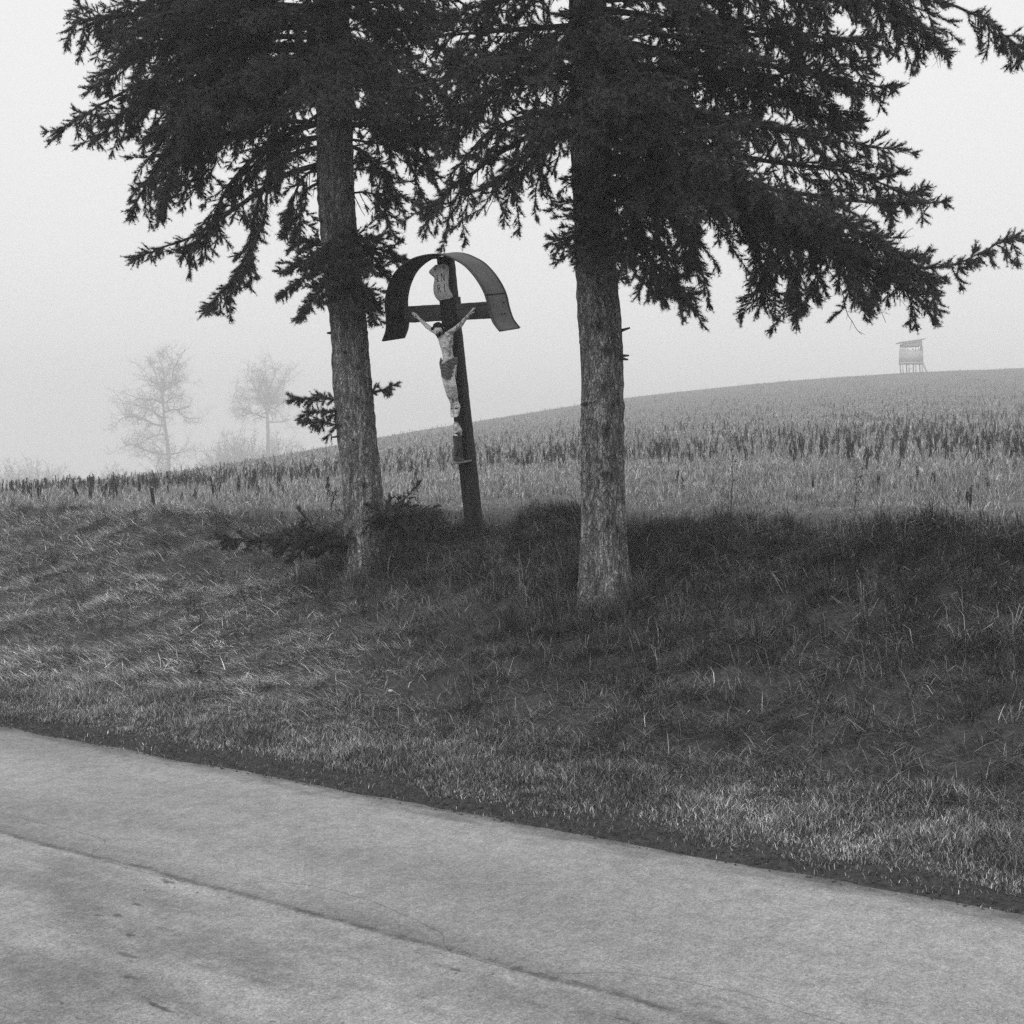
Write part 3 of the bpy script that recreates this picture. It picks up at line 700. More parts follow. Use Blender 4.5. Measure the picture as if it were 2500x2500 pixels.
H = dict(Ls=.40, droop=1.0, inner=.22, hang=.46, tipw=.34, sl=.088)          # long hanging side branches
HH = dict(Ls=.36, droop=1.5, inner=.25, hang=.75)
D_ = dict(Ls=.36, droop=.6, bare=.0, inner=.08, hang=.26)
S_ = dict(Ls=.2, droop=.4, bare=0, inner=.05, r0=.008, sp=.05, sl=.07, hang=.08, hprob=.4)
T_ = dict(Ls=.26, droop=.9, bare=.1, inner=.3, r0=.012, hang=.25)
LT = [
 ([20, (600, 5), (400, -30), (230, -60)], .3, H), ([70, (560, 60), (330, 40), (172, 55)], .0, H),
 ([110, (600, 110), (400, 110), (260, 130)], .5, H), ([150, (600, 150), (380, 190), (230, 265), (142, 318)], .1, H),
 ([150, (640, 170), (480, 160), (330, 210)], -.5, H), ([60, (650, 30), (500, 20), (380, 40), (300, 90)], -.6, H),
 ([210, (640, 210), (480, 270), (380, 400), (320, 525)], .2, dict(H, hang=.34)), ([240, (660, 240), (540, 290), (440, 400), (400, 500)], -.2, dict(H, hang=.34)),
 ([390, (690, 430), (600, 490), (480, 570), (333, 632)], .2, dict(H, Ls=.3, hang=.3, inner=.15)), ([330, (660, 360), (560, 450), (500, 560), (440, 620)], .4, dict(H, Ls=.3, hang=.3)),
 ([300, (690, 320), (655, 400), (640, 520), (585, 640), (490, 752)], -.1, dict(Ls=.3, droop=1.2, bare=.05, inner=.68, r0=.014, hang=.3)),
 ([400, (740, 430), (700, 520), (690, 560)], .1, dict(T_, inner=.35)), ([290, (700, 330), (620, 400), (560, 480)], .5, dict(H, Ls=.3, hang=.3)),
 ([430, (740, 470), (735, 540), (722, 570)], -.1, dict(T_, Ls=.16, inner=.5)),
 ([30, (520, 5), (330, 5), (225, 55)], .15, H), ([120, (540, 130), (350, 140), (215, 225)], -.15, H), ([170, (540, 190), (400, 225), (300, 290), (245, 350)], .1, H), ([190, (560, 215), (440, 260), (350, 350)], -.25, H),
 ([90, (560, 90), (430, 130), (360, 250)], -.35, H), ([140, (600, 180), (470, 300), (400, 380)], .3, H), ([350, (680, 400), (620, 560), (610, 700)], .1, dict(H, Ls=.24, hang=.2, inner=.55)),
 # towards and across to the right
 ([40, (900, 40), (1030, 90), (1130, 170)], .2, H), ([110, (920, 120), (1050, 200), (1140, 290)], -.2, H), ([170, (900, 180), (1020, 260), (1110, 360)], .3, H),
 ([90, (830, 110), (720, 150), (600, 190)], -1.4, D_), ([110, (840, 130), (780, 200), (700, 250)], -1.6, D_), ([100, (880, 110), (930, 160), (990, 210)], -1.5, D_),
 ([120, (870, 150), (910, 220), (950, 290)], -1.6, D_), ([60, (850, 90), (830, 170), (830, 250)], -1.7, D_),
 ([20, (780, 10), (700, 20), (620, 30)], -1.3, D_), ([10, (900, 0), (1000, 20), (1100, 60)], -.9, D_), ([190, (760, 220), (680, 270), (600, 300)], -.9, dict(D_, Ls=.4)),
 ([150, (650, 215), (540, 230), (440, 260)], -.7, H), ([-40, (700, -40), (560, -20), (450, 10)], -.6, H), ([-60, (960, -40), (1100, -10), (1190, 50)], .1, H),
 ([335, (890, 345), (960, 358), (1010, 380), (1045, 400)], -.2, dict(Ls=.36, droop=2.2, bare=.3, inner=.5, r0=.01)),
 ([300, (900, 310), (980, 350), (1015, 440), (1030, 500)], .1, dict(Ls=.2, droop=1.2, bare=.5, inner=.75, r0=.008)),
 ([420, (890, 410), (925, 405), (945, 430)], -.1, dict(Ls=.16, droop=.8, bare=.3, inner=.4, r0=.007)), ([480, (890, 470), (930, 490), (938, 540)], 0, dict(Ls=.16, droop=.8, bare=.4, inner=.4, r0=.007)),
 ([260, (760, 290), (720, 340), (690, 400)], -.6, dict(T_, Ls=.36)), ([270, (880, 280), (940, 310), (960, 340)], -.7, dict(T_, Ls=.36)),
]
# the skirt of short boughs half way up the left trunk
for (x, y, x2, y2, dy) in [(600, 680, 705, 655, .0), (620, 730, 690, 712, -.1), (610, 640, 720, 590, .1), (640, 740, 735, 775, -.25), (600, 640, 978, 634, -.05), (620, 690, 950, 690, .1),
                           (600, 600, 925, 590, -.2), (640, 700, 900, 775, -.2), (620, 640, 800, 690, -.5), (650, 740, 850, 760, -.5), (600, 600, 870, 660, -.55), (640, 720, 780, 740, -.4), (590, 600, 760, 640, -.4),
                           (690, 740, 915, 752, -.1), (580, 590, 850, 610, -.45)]:
    LT.append(([x * .5 + y * .5 - 10, ((855 + x2) / 2, (x + y2) / 2 - 8), (x2, y2)], dy, dict(S_, Ls=.22, sp=.034, sk=.024, sl=.065)))
LTlow = [
 ([1320, (800, 1318), (700, 1316), (600, 1318)], -.6, dict(S_, Ls=.24, sp=.04, sl=.08)), ([1265, (940, 1250), (1010, 1246)], -.45, dict(S_, Ls=.26, sp=.04, sl=.08)),
 ([985, (790, 972), (722, 970)], -.05, dict(S_, Ls=.14, sp=.04)), ([1015, (800, 1005), (733, 1010)], .0, dict(S_, Ls=.13, sp=.042)), ([1045, (800, 1035), (752, 1033)], -.05, dict(S_, Ls=.14, sp=.04)),
 ([965, (925, 953), (968, 938)], 0, dict(S_, Ls=.07, sp=.04, sl=.05)),
 ([1322, (760, 1328), (640, 1322), (545, 1320)], -.45, dict(Ls=.26, droop=.4, bare=0, inner=.05, r0=.016, sp=.045, sl=.08, hang=.14, hprob=.5)),
 ([1320, (800, 1310), (720, 1290)], -.2, dict(S_, Ls=.26, sp=.035)),
 ([1275, (930, 1270), (990, 1262), (1036, 1262)], -.35, dict(S_, Ls=.28, sp=.04)), ([1290, (920, 1262), (985, 1240)], -.1, dict(S_, Ls=.22, sp=.042)),
]
make_tree("spruce_tree", "spruce leaning left, with a low bough spreading left over the grass at its foot", None, 11.5,
          [(888, 1440, 94), (890, 1330, 94), (887, 1210, 92), (874, 1080, 90), (864, 960, 88), (851, 800, 84), (836, 650, 84), (822, 480, 84), (818, 330, 82), (812, 150, 82), (808, 0, 78), (800, -200, 74)],
          10.8, LT, LTlow, [(4.4, 2.1, .03), (4.9, 1.55, .03), (4.0, 2.75, .025), (5.2, 2.5, .025)], 11, .6, 12, 0)

RT = [
 ([400, (1640, 430), (1780, 500), (1850, 610), (1865, 745)], .1, dict(H, inner=.5, hang=.3)), ([380, (1650, 420), (1830, 490), (1930, 610), (1965, 755)], -.1, dict(H, inner=.55, hang=.3)),
 ([400, (1700, 450), (1900, 530), (1990, 630), (1985, 720)], .3, dict(H, inner=.6, hang=.25)), ([400, (1750, 470), (1980, 560), (2080, 655), (2125, 738)], .0, dict(H, inner=.55, hang=.3)),
 ([400, (1750, 460), (2000, 560), (2150, 660), (2248, 750)], .2, dict(H, inner=.6, hang=.25)), ([400, (1750, 450), (2000, 540), (2180, 620), (2285, 695)], -.1, dict(H, inner=.6, hang=.2)),
 ([430, (1560, 470), (1650, 520), (1700, 600)], -.8, D_), ([300, (1600, 340), (1800, 420), (1950, 500)], -.6, H),
 ([330, (1620, 380), (1850, 450), (2050, 480), (2180, 485), (2288, 483)], .1, H), ([300, (1620, 330), (1850, 400), (2060, 440), (2230, 500)], .4, H),
 ([400, (1620, 420), (1800, 500), (1980, 580), (2150, 640), (2300, 650), (2455, 585)], .1, H), ([380, (1620, 420), (1800, 470), (1960, 500), (2100, 540)], -.4, H),
 ([410, (1650, 430), (1850, 520), (2000, 580), (2120, 600), (2200, 660)], .3, HH),
 ([250, (1650, 270), (1850, 300), (2020, 330), (2195, 362)], .0, H), ([190, (1650, 190), (1850, 220), (2020, 260), (2120, 300)], .5, H),
 ([130, (1650, 130), (1850, 150), (2050, 180), (2205, 203)], .1, H), ([60, (1650, 60), (1850, 70), (2000, 85), (2140, 95)], 0, H),
 ([-60, (1650, -60), (1900, -60), (2150, -40), (2350, 20), (2490, 112)], .0, H), ([-90, (1700, -120), (2000, -100), (2300, -60)], .3, H), ([0, (1700, -10), (1900, -10), (2080, 10)], -.4, H),
 ([160, (1600, 200), (1700, 260), (1830, 300)], -.9, D_), ([220, (1590, 260), (1690, 310), (1800, 350)], -1.1, D_), ([60, (1600, 80), (1720, 110), (1860, 140)], -.8, D_),
 ([300, (1560, 350), (1640, 420), (1780, 510)], -1.0, D_), ([320, (1540, 380), (1620, 460), (1700, 520)], -1.2, D_), ([280, (1540, 300), (1640, 360), (1760, 420)], -1.3, D_),
 ([350, (1560, 420), (1600, 560), (1640, 690), (1675, 760)], -.5, dict(D_, hang=.4)), ([430, (1540, 500), (1590, 630), (1620, 745)], -.5, dict(D_, Ls=.38)),
 ([480, (1530, 560), (1530, 640), (1500, 690)], -.7, dict(D_, Ls=.34)), ([420, (1580, 470), (1660, 560), (1680, 640)], -.2, H), ([560, (1560, 610), (1620, 670), (1680, 720)], -.4, dict(D_, Ls=.34)),
 ([280, (1300, 330), (1180, 400), (1045, 508)], .1, dict(H, inner=.15)), ([250, (1300, 280), (1190, 330), (1110, 420)], .5, H), ([300, (1330, 350), (1260, 400), (1200, 440)], -.3, dict(H, Ls=.32)),
 ([160, (1300, 180), (1180, 230), (1090, 330)], -.2, H), ([60, (1300, 70), (1180, 80), (1080, 90)], .2, H), ([-20, (1280, -10), (1180, 10), (1100, 40)], -.3, H),
 ([20, (1400, 60), (1370, 130), (1340, 200)], -1.4, D_), ([100, (1440, 140), (1460, 200), (1500, 260)], -1.5, D_), ([180, (1420, 230), (1420, 290), (1440, 340)], -1.4, D_), ([200, (1400, 250), (1350, 300), (1300, 330)], -1.2, D_),
 ([80, (1500, 120), (1560, 180), (1600, 230)], -1.5, D_), ([0, (1450, 30), (1480, 60), (1530, 100)], -1.5, D_), ([150, (1500, 200), (1540, 280), (1570, 330)], -1.3, D_),
 ([-80, (1500, -60), (1600, -20), (1700, 30)], -1.2, D_),
 ([380, (1440, 410), (1400, 440)], -.3, dict(S_, Ls=.26)),
 ([520, (1400, 570), (1352, 600)], -.1, dict(S_, Ls=.28, sp=.042)), ([500, (1430, 540), (1400, 610)], -.35, dict(S_, Ls=.3, sp=.042)), ([520, (1450, 560), (1450, 640)], -.4, dict(S_, Ls=.3, sp=.042)), ([540, (1480, 560), (1500, 620)], -.3, dict(S_, Ls=.28, sp=.042)),
 ([480, (1440, 500), (1440, 520)], -.4, dict(S_, Ls=.26, sp=.042)),
]
make_tree("spruce_tree", "upright spruce with a bare knotty trunk, right of the cross", None, 9.85,
          [(1478, 1485, 104), (1475, 1400, 104), (1473, 1250, 100), (1471, 1070, 98), (1470, 900, 97), (1463, 760, 98), (1456, 650, 92), (1448, 500, 90), (1442, 350, 88), (1438, 150, 88), (1435, 0, 86), (1432, -200, 80)],
          11.6, RT, [], [(4.6, 2.66, .05), (4.85, 2.48, .05), (4.75, 2.23, .05), (4.8, 1.94, .045), (4.82, 1.62, .055), (4.4, 1.74, .02), (3.7, 1.4, .03), (5.4, 1.25, .03), (4.9, 1.3, .03)], 23, .9, 12, 1)

# ---------------------------------------------------------------- wayside cross
YAW, FWD, ROL = -.5021, .1716, .0123
def Rm(yaw, fw, ro):
    c, s = math.cos, math.sin
    return (np.array([[c(yaw), -s(yaw), 0], [s(yaw), c(yaw), 0], [0, 0, 1]]) @ np.array([[1, 0, 0], [0, c(fw), -s(fw)], [0, s(fw), c(fw)]])
            @ np.array([[c(ro), 0, s(ro)], [0, 1, 0], [-s(ro), 0, c(ro)]]))
RC = Rm(YAW, FWD, ROL); OC = np.array([-.3194, 11.67, 1.1241])
cross = empty("wayside_cross", OC); cross.rotation_euler = Matrix(RC.tolist()).to_euler()
tag(cross, "dark wooden wayside cross with a curved metal roof, leaning on the bank between two spruces", 'cross')
def Lc(px, py, yl):
    """point of the cross's own plane y = yl that the photograph shows at (px, py)"""
    a = P(px, py, 10.0) - np.array([0, 0, 1.6]); o = RC.T @ (np.array([0, 0, 1.6]) - OC); d = RC.T @ a
    return o + d * ((yl - o[1]) / d[1])
def cpart(buf, name, m, parent=None, smooth=False):
    o = buf.build(name, M[m] if isinstance(m, str) else m, None, smooth); o.parent = parent or cross
    return o
W2 = .056
def timber(buf, a, b, hx, hy, seed, n_=26, hx2=None):
    """square timber from a to b with slightly uneven, chamfered edges"""
    a = np.array(a, float); b = np.array(b, float); r = np.random.default_rng(seed)
    T = (b - a) / np.linalg.norm(b - a); Yv = np.array([0, 1, 0.]); Xv = np.cross(Yv, T)
    c = .007
    V = []
    for i in range(n_):
        u = i / (n_ - 1); p = a + (b - a) * u; w_ = hx + ((hx2 or hx) - hx) * u
        j = r.normal(0, .0012, 8)
        for q, (ex, ey) in enumerate([(-w_ + c, -hy), (w_ - c, -hy), (w_, -hy + c), (w_, hy - c), (w_ - c, hy), (-w_ + c, hy), (-w_, hy - c), (-w_, -hy + c)]):
            V.append(p + Xv * (ex + j[q]) + Yv * (ey + j[(q + 3) % 8]))
    V = np.array(V); i = np.arange(n_ - 1)[:, None] * 8; j = np.arange(8)[None]; k = (j + 1) % 8
    Q = np.stack([i + j, i + k, i + 8 + k, i + 8 + j], -1).reshape(-1, 4)
    V = np.vstack([V, a, b]); m_ = n_ * 8; jj = np.arange(8); kk = (jj + 1) % 8
    Tn = np.vstack([np.stack([kk, jj, np.full(8, m_)], 1), np.stack([(n_ - 1) * 8 + jj, (n_ - 1) * 8 + kk, np.full(8, m_ + 1)], 1)])
    buf.add(V, Q, Tn)
HT = Lc(1088, 626, -W2)[2]
PB, PT = Lc(1161, 1313, 0), Lc(1087, 622, 0)
pz = lambda z: PB + (PT - PB) * ((z - PB[2]) / (PT[2] - PB[2]))
b = Buf(); timber(b, pz(-.35), pz(HT - .012), W2 * 1.08, W2, 1, 60, W2 * .95)
post = cpart(b, "post", 'post')
zt, zb_ = Lc(1040, 746, -W2)[2], Lc(1040, 786, -W2)[2]; zc_ = (zt + zb_) / 2; hc_ = (zt - zb_) / 2
# a thicker halved block where post and crossbar meet
b = Buf(); timber(b, pz(zb_ - .05), pz(zt + .05), W2 + .012, W2 + .006, 3, 8); cpart(b, "joint_block", 'post')
# roof: bent sheet with flared feet, traced along its front rim
fr = [(934, 833), (943, 806), (943.5, 775), (941, 740), (947, 705), (961, 672), (982, 648), (1008, 632), (1035, 624), (1061, 621), (1085, 624), (1108, 633), (1133, 648), (1158, 675),
      (1177, 705), (1187, 730), (1193, 757), (1202, 784), (1211, 798), (1220, 809)]
D0, D1 = -.258, .075
pr = np.array([Lc(x, y, D0) for x, y in fr])[:, [0, 2]]
pr3 = np.stack([pr[:, 0], 0 * pr[:, 0], pr[:, 1]], 1); pr3, _ = resample(pr3, .018); pr = pr3[:, [0, 2]]
_m = abs(pr[:, 1] - zc_) < hc_ + .01
xl_, xr_ = pr[_m & (pr[:, 0] < 0)][:, 0].max() + .004, pr[_m & (pr[:, 0] > 0)][:, 0].min() - .004
b = Buf(); timber(b, (xl_, .004, zc_), (xr_, .004, zc_), hc_, W2 - .008, 2, 24)
cpart(b, "crossbar", 'worn')
# move the flat profile onto the post: its crown sits on the post's top
def sheet_strip(buf, y0, y1, off0, off1, ny=8):
    tt = np.gradient(pr, axis=0); tt /= np.linalg.norm(tt, axis=1)[:, None]; nn = np.stack([-tt[:, 1], tt[:, 0]], 1)
    ys = np.linspace(y0, y1, ny); n_ = len(pr); V = []
    for off in (off0, off1):
        q = pr + nn * off
        for y in ys: V.append(np.stack([q[:, 0], np.full(n_, y), q[:, 1]], 1))
    V = np.vstack(V); F_ = []
    g = lambda l, a, i: (l * ny + a) * n_ + i
    for a in range(ny - 1):
        for i in range(n_ - 1):
            F_.append([g(0, a, i), g(0, a, i + 1), g(0, a + 1, i + 1), g(0, a + 1, i)]); F_.append([g(1, a, i), g(1, a + 1, i), g(1, a + 1, i + 1), g(1, a, i + 1)])
    for i in range(n_ - 1):
        F_.append([g(0, 0, i), g(1, 0, i), g(1, 0, i + 1), g(0, 0, i + 1)]); F_.append([g(0, ny - 1, i), g(0, ny - 1, i + 1), g(1, ny - 1, i + 1), g(1, ny - 1, i)])
    for a in range(ny - 1):
        F_.append([g(0, a, 0), g(0, a + 1, 0), g(1, a + 1, 0), g(1, a, 0)]); F_.append([g(0, a, n_ - 1), g(1, a, n_ - 1), g(1, a + 1, n_ - 1), g(0, a + 1, n_ - 1)])
    buf.add(V, F_)
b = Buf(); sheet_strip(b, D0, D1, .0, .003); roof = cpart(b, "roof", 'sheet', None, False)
b = Buf(); sheet_strip(b, D0 + .004, D1 - .004, -.0065, -.0012); cpart(b, "inner_layer", 'under', roof)  # darker layer across the inner face of the roof sheet
b = Buf(); sheet_strip(b, D0 - .004, D0 + .007, -.003, .0065, 2); sheet_strip(b, D1 - .007, D1 + .004, -.003, .0065, 2); cpart(b, "rolled_edge", 'sheet', roof)
# standing seam and rivets on the outer right side
tt = np.gradient(pr, axis=0); tt /= np.linalg.norm(tt, axis=1)[:, None]; nn = np.stack([-tt[:, 1], tt[:, 0]], 1)
def on_roof(px, py):
    best = min(range(len(pr)), key=lambda i: np.hypot(*(np.array(RP(pr[i])) - (px, py))) if pr[i][0] > 0 else 1e9); return best
def RP(q, y=-.1):
    w_ = RC @ np.array([q[0], y, q[1]]) + OC; Xw, Yw, Zw = w_[0], w_[1], w_[2] - 1.6
    f_ = Yw * cp - Zw * sp_; return 1250 + 3434 * Xw / f_, 1250 - 3434 * (Yw * sp_ + Zw * cp) / f_
i_ = on_roof(1205, 722); b = Buf(); q = pr[i_] + nn[i_] * .005; b.box((q[0], (D0 + D1) / 2, q[1]), (.003, (D1 - D0) / 2 - .008, .005)); cpart(b, "seam", 'paintd', roof)
for (x, y, yl) in [(1218, 742, 0), (1222, 768, -.03), (1213, 772, -.08)]:
    i_ = on_roof(x, y); q = pr[i_] + nn[i_] * .006; bb = Buf(); bb.tube([(q[0] - nn[i_][0] * .004, yl, q[1] - nn[i_][1] * .004), (q[0] + nn[i_][0] * .003, yl, q[1] + nn[i_][1] * .003)], [.008, .006], 10); cpart(bb, "bolt", 'paintd', roof)
# cap board between post top and roof
b = Buf(); b.box((PT[0], -.09, HT - .006), (.062, .16, .008)); cpart(b, "cap_board", 'paintd')

# iron foot straps
b = Buf()
for sx in (-1, 1): b.box((pz(0)[0] + sx * (W2 * 1.08 + .007), 0, -.02), (.005, .045, .16))
b.box((pz(0)[0], -W2 - .006, -.02), (.03, .004, .15)); cpart(b, "foot_strap", 'iron')

# inscription scroll
def Z1(x, y): return 900 + x / 4.6, 580 + y / 4.6
ol = [(752, 306), (716, 340), (684, 372), (680, 395), (692, 410), (720, 410), (738, 438), (740, 480), (731, 530), (729, 580), (735, 630), (752, 668), (775, 698), (797, 716), (815, 705), (845, 694), (880, 693),
      (905, 690), (925, 678), (938, 662), (930, 640), (912, 610), (898, 580), (891, 540), (890, 480), (892, 420), (889, 360), (880, 322), (866, 300), (835, 297), (800, 303)]
pl = np.array([Lc(*Z1(x, y), -W2 - .02) for x, y in ol]); ctr = pl.mean(0); n_ = len(pl)
def slab(buf, pl, th, y):
    pl = np.array(pl); n_ = len(pl); f_ = pl.copy(); f_[:, 1] = y; k_ = pl.copy(); k_[:, 1] = y + th; c0 = f_.mean(0); c1 = k_.mean(0)
    V = np.vstack([f_, k_, c0, c1]); j = np.arange(n_); k = (j + 1) % n_
    buf.add(V, np.stack([j, k, k + n_, j + n_], 1), np.vstack([np.stack([k, j, np.full(n_, 2 * n_)], 1), np.stack([j + n_, k + n_, np.full(n_, 2 * n_ + 1)], 1)]))
b = Buf(); slab(b, pl, .018, -W2 - .024); plq = cpart(b, "inscription_scroll", 'plaque')
b = Buf(); c1 = [Lc(*Z1(x, y), -W2 - .03) for x, y in [(752, 318), (735, 350), (712, 378), (698, 395)]]; b.tube(c1, [.004, .011, .012, .009], 10)
c1 = [Lc(*Z1(x, y), -W2 - .03) for x, y in [(846, 312), (838, 330), (850, 345), (868, 342)]]; b.tube(c1, [.003, .004, .004, .003], 8)
cpart(b, "curled_corner", 'plaque', plq, True)
b = Buf()
def stroke(x0, y0, x1, y1, w_):
    a_ = np.array(Lc(*Z1(x0, y0), -W2 - .0245)); c_ = np.array(Lc(*Z1(x1, y1), -W2 - .0245)); d = c_ - a_; d /= np.linalg.norm(d); s_ = np.cross(d, [0, 1, 0]) * w_ / 2
    b.add(np.array([a_ - s_, a_ + s_, c_ + s_, c_ - s_, a_ - s_ - [0, .0015, 0], a_ + s_ - [0, .0015, 0], c_ + s_ - [0, .0015, 0], c_ - s_ - [0, .0015, 0]]),
          [[4, 5, 6, 7], [0, 4, 7, 3], [1, 2, 6, 5], [0, 1, 5, 4], [3, 7, 6, 2]])
w_ = .0062
for s_ in [(770, 412, 775, 495, w_), (761, 412, 779, 411, .0035), (765, 496, 785, 494, .0035),
           (812, 402, 818, 488, .0045), (815, 402, 850, 482, w_), (846, 393, 852, 482, .0045), (806, 403, 818, 401, .0035), (840, 394, 854, 392, .0035), (812, 489, 826, 487, .0035),
           (775, 535, 781, 618, w_), (768, 536, 790, 532, .0035), (773, 619, 790, 617, .0035), (788, 532, 802, 545, .005), (802, 545, 801, 563, .005), (801, 563, 782, 577, .005), (788, 576, 812, 612, .006), (806, 615, 820, 611, .0035),
           (849, 524, 856, 604, w_), (841, 525, 857, 522, .0035), (849, 606, 866, 603, .0035)]: stroke(*s_)
cpart(b, "lettering", 'paintd', plq)
# the two painted curls at the scroll's top
b = Buf()
for cc in [[(735, 372), (745, 345), (760, 325), (772, 318)], [(833, 310), (832, 332), (848, 348), (868, 344)]]: b.tube([Lc(*Z1(x, y), -W2 - .044) for x, y in cc], .0022, 5)
cpart(b, "painted_curl", 'paintd', plq)

# carved figure: tapered limbs fused into one surface
def blob_body(name, caps, m, parent, vox=.0035, it=4, tone=None):
    """caps: list of (a, b, ra, rb) tapered capsules in the cross's frame, remeshed to one skin"""
    b = Buf()
    for a, c, ra, rb in caps:
        a = np.array(a, float); c = np.array(c, float); d = c - a; l = np.linalg.norm(d)
        if l < 1e-6: d = np.array([0, 0, 1e-3]); c = a + d; l = 1e-3
        d = d / l; th = np.linspace(-np.pi / 2, np.pi / 2, 12); pp = []; rr_ = []
        for q in th[:6]: pp.append(a + d * ra * math.sin(q)); rr_.append(max(ra * math.cos(q), 1e-4))
        for q in th[6:]: pp.append(c + d * rb * math.sin(q)); rr_.append(max(rb * math.cos(q), 1e-4))
        b.tube(pp, rr_, 14)
    o = b.build(name, M[m], None, True); o.parent = parent
    md = o.modifiers.new("fuse", 'REMESH'); md.mode = 'VOXEL'; md.voxel_size = vox; md.use_smooth_shade = True
    sm = o.modifiers.new("soften", 'SMOOTH'); sm.factor = .5; sm.iterations = it
    return o
def Z4(x, y): return 1000 + x / 8.05, 740 + y / 8.05
def Z5(x, y): return 1000 + x / 8.05, 960 + y / 8.05
yb = -W2
def q4(x, y, dy): return Lc(*Z4(x, y), yb - dy)
def q5(x, y, dy): return Lc(*Z5(x, y), yb - dy)
k8 = 11.5 / 3434 / 8.05
R4 = lambda r: r * k8
sL, sR = q4(540, 590, .10), q4(775, 555, .09)
chest1, chest2 = q4(640, 640, .10), q4(765, 640, .10)
caps = [
 (q4(655, 590, .10), q4(590, 540, .125), R4(52), R4(50)),                                              # neck
 (chest1, q4(690, 800, .105), R4(95), R4(105)), (chest2, q4(760, 800, .105), R4(92), R4(95)), (q4(700, 760, .105), q4(735, 930, .10), R4(125), R4(108)),
 (q4(735, 930, .10), q4(755, 1050, .10), R4(106), R4(104)), (q4(755, 1050, .10), q4(775, 1160, .095), R4(106), R4(128)), (q4(740, 1200, .09), q4(800, 1200, .09), R4(115), R4(110)),
 (q4(600, 640, .10), q4(585, 600, .10), R4(62), R4(52)), (q4(790, 640, .09), q4(800, 580, .09), R4(70), R4(52)),
 # figure's right arm (on the left in the picture)
 (q4(570, 600, .10), q4(430, 520, .085), R4(50), R4(44)), (q4(430, 520, .085), q4(345, 455, .07), R4(46), R4(45)), (q4(345, 455, .07), q4(250, 365, .05), R4(46), R4(36)), (q4(250, 365, .05), q4(165, 280, .03), R4(36), R4(27)),
 (q4(165, 280, .03), q4(115, 250, .022), R4(34), R4(42)),
 # figure's left arm
 (q4(790, 580, .09), q4(885, 510, .075), R4(54), R4(44)), (q4(885, 510, .075), q4(1010, 415, .06), R4(46), R4(48)), (q4(1010, 415, .06), q4(1090, 310, .045), R4(48), R4(36)), (q4(1090, 310, .045), q4(1190, 205, .03), R4(36), R4(27)),
 (q4(1190, 205, .03), q4(1240, 160, .022), R4(34), R4(42)),
 # thighs, shins, feet
 (q4(715, 1220, .10), q4(690, 1430, .12), R4(92), R4(72)), (q4(690, 1430, .12), q4(725, 1610, .13), R4(68), R4(58)), (q4(725, 1610, .13), q4(780, 1800, .10), R4(58), R4(56)), (q4(780, 1800, .10), q5(835, 200, .06), R4(52), R4(34)),
 (q5(835, 200, .06), q5(843, 330, .075), R4(36), R4(42)), (q5(843, 330, .075), q5(838, 430, .10), R4(42), R4(36)),
 (q4(830, 1230, .095), q4(810, 1430, .115), R4(95), R4(82)), (q4(810, 1430, .115), q4(850, 1620, .12), R4(78), R4(72)), (q4(850, 1620, .12), q4(885, 1780, .09), R4(70), R4(62)), (q4(885, 1780, .09), q5(912, 150, .055), R4(58), R4(38)),
 (q5(912, 150, .055), q5(940, 270, .05), R4(42), R4(64)), (q5(940, 270, .055), q5(915, 400, .09), R4(62), R4(58)), (q5(915, 400, .09), q5(905, 440, .10), R4(52), R4(40)),
]
# collar bones, ribs' lower edge
caps += [(q4(640, 590, .135), q4(560, 590, .12), R4(14), R4(12)), (q4(700, 585, .13), q4(790, 560, .12), R4(14), R4(12)), (q4(640, 870, .155), q4(690, 850, .16), R4(10), R4(10)), (q4(690, 850, .16), q4(760, 880, .15), R4(10), R4(10))]
# fingers and thumbs
for i, (x, y) in enumerate([(38, 205), (50, 185), (72, 182), (100, 186)]): caps.append((q4(100 + i * 9, 240 - i * 4, .022), q4(x, y, .03 - .004 * i), R4(15), R4(9)))
caps.append((q4(150, 250, .03), q4(150, 205, .045), R4(14), R4(9)))
for i, (x, y) in enumerate([(1296, 90), (1284, 84), (1262, 88), (1238, 95)]): caps.append((q4(1262 - i * 9, 140 - i * 3, .022), q4(x, y, .03 - .004 * i), R4(15), R4(9)))
caps.append((q4(1225, 190, .03), q4(1290, 175, .04), R4(14), R4(9)))
for k in range(5):
    caps.append((q5(905 - 0 + 14 * (k - 1.5), 425, .11), q5(900 + 17 * (k - 2), 472 - 5 * abs(k - 1), .118), R4(13), R4(10)))
    if k < 4: caps.append((q5(838 + 12 * (k - 1.5), 420, .11), q5(836 + 13 * (k - 1.5), 465, .118), R4(12), R4(9)))
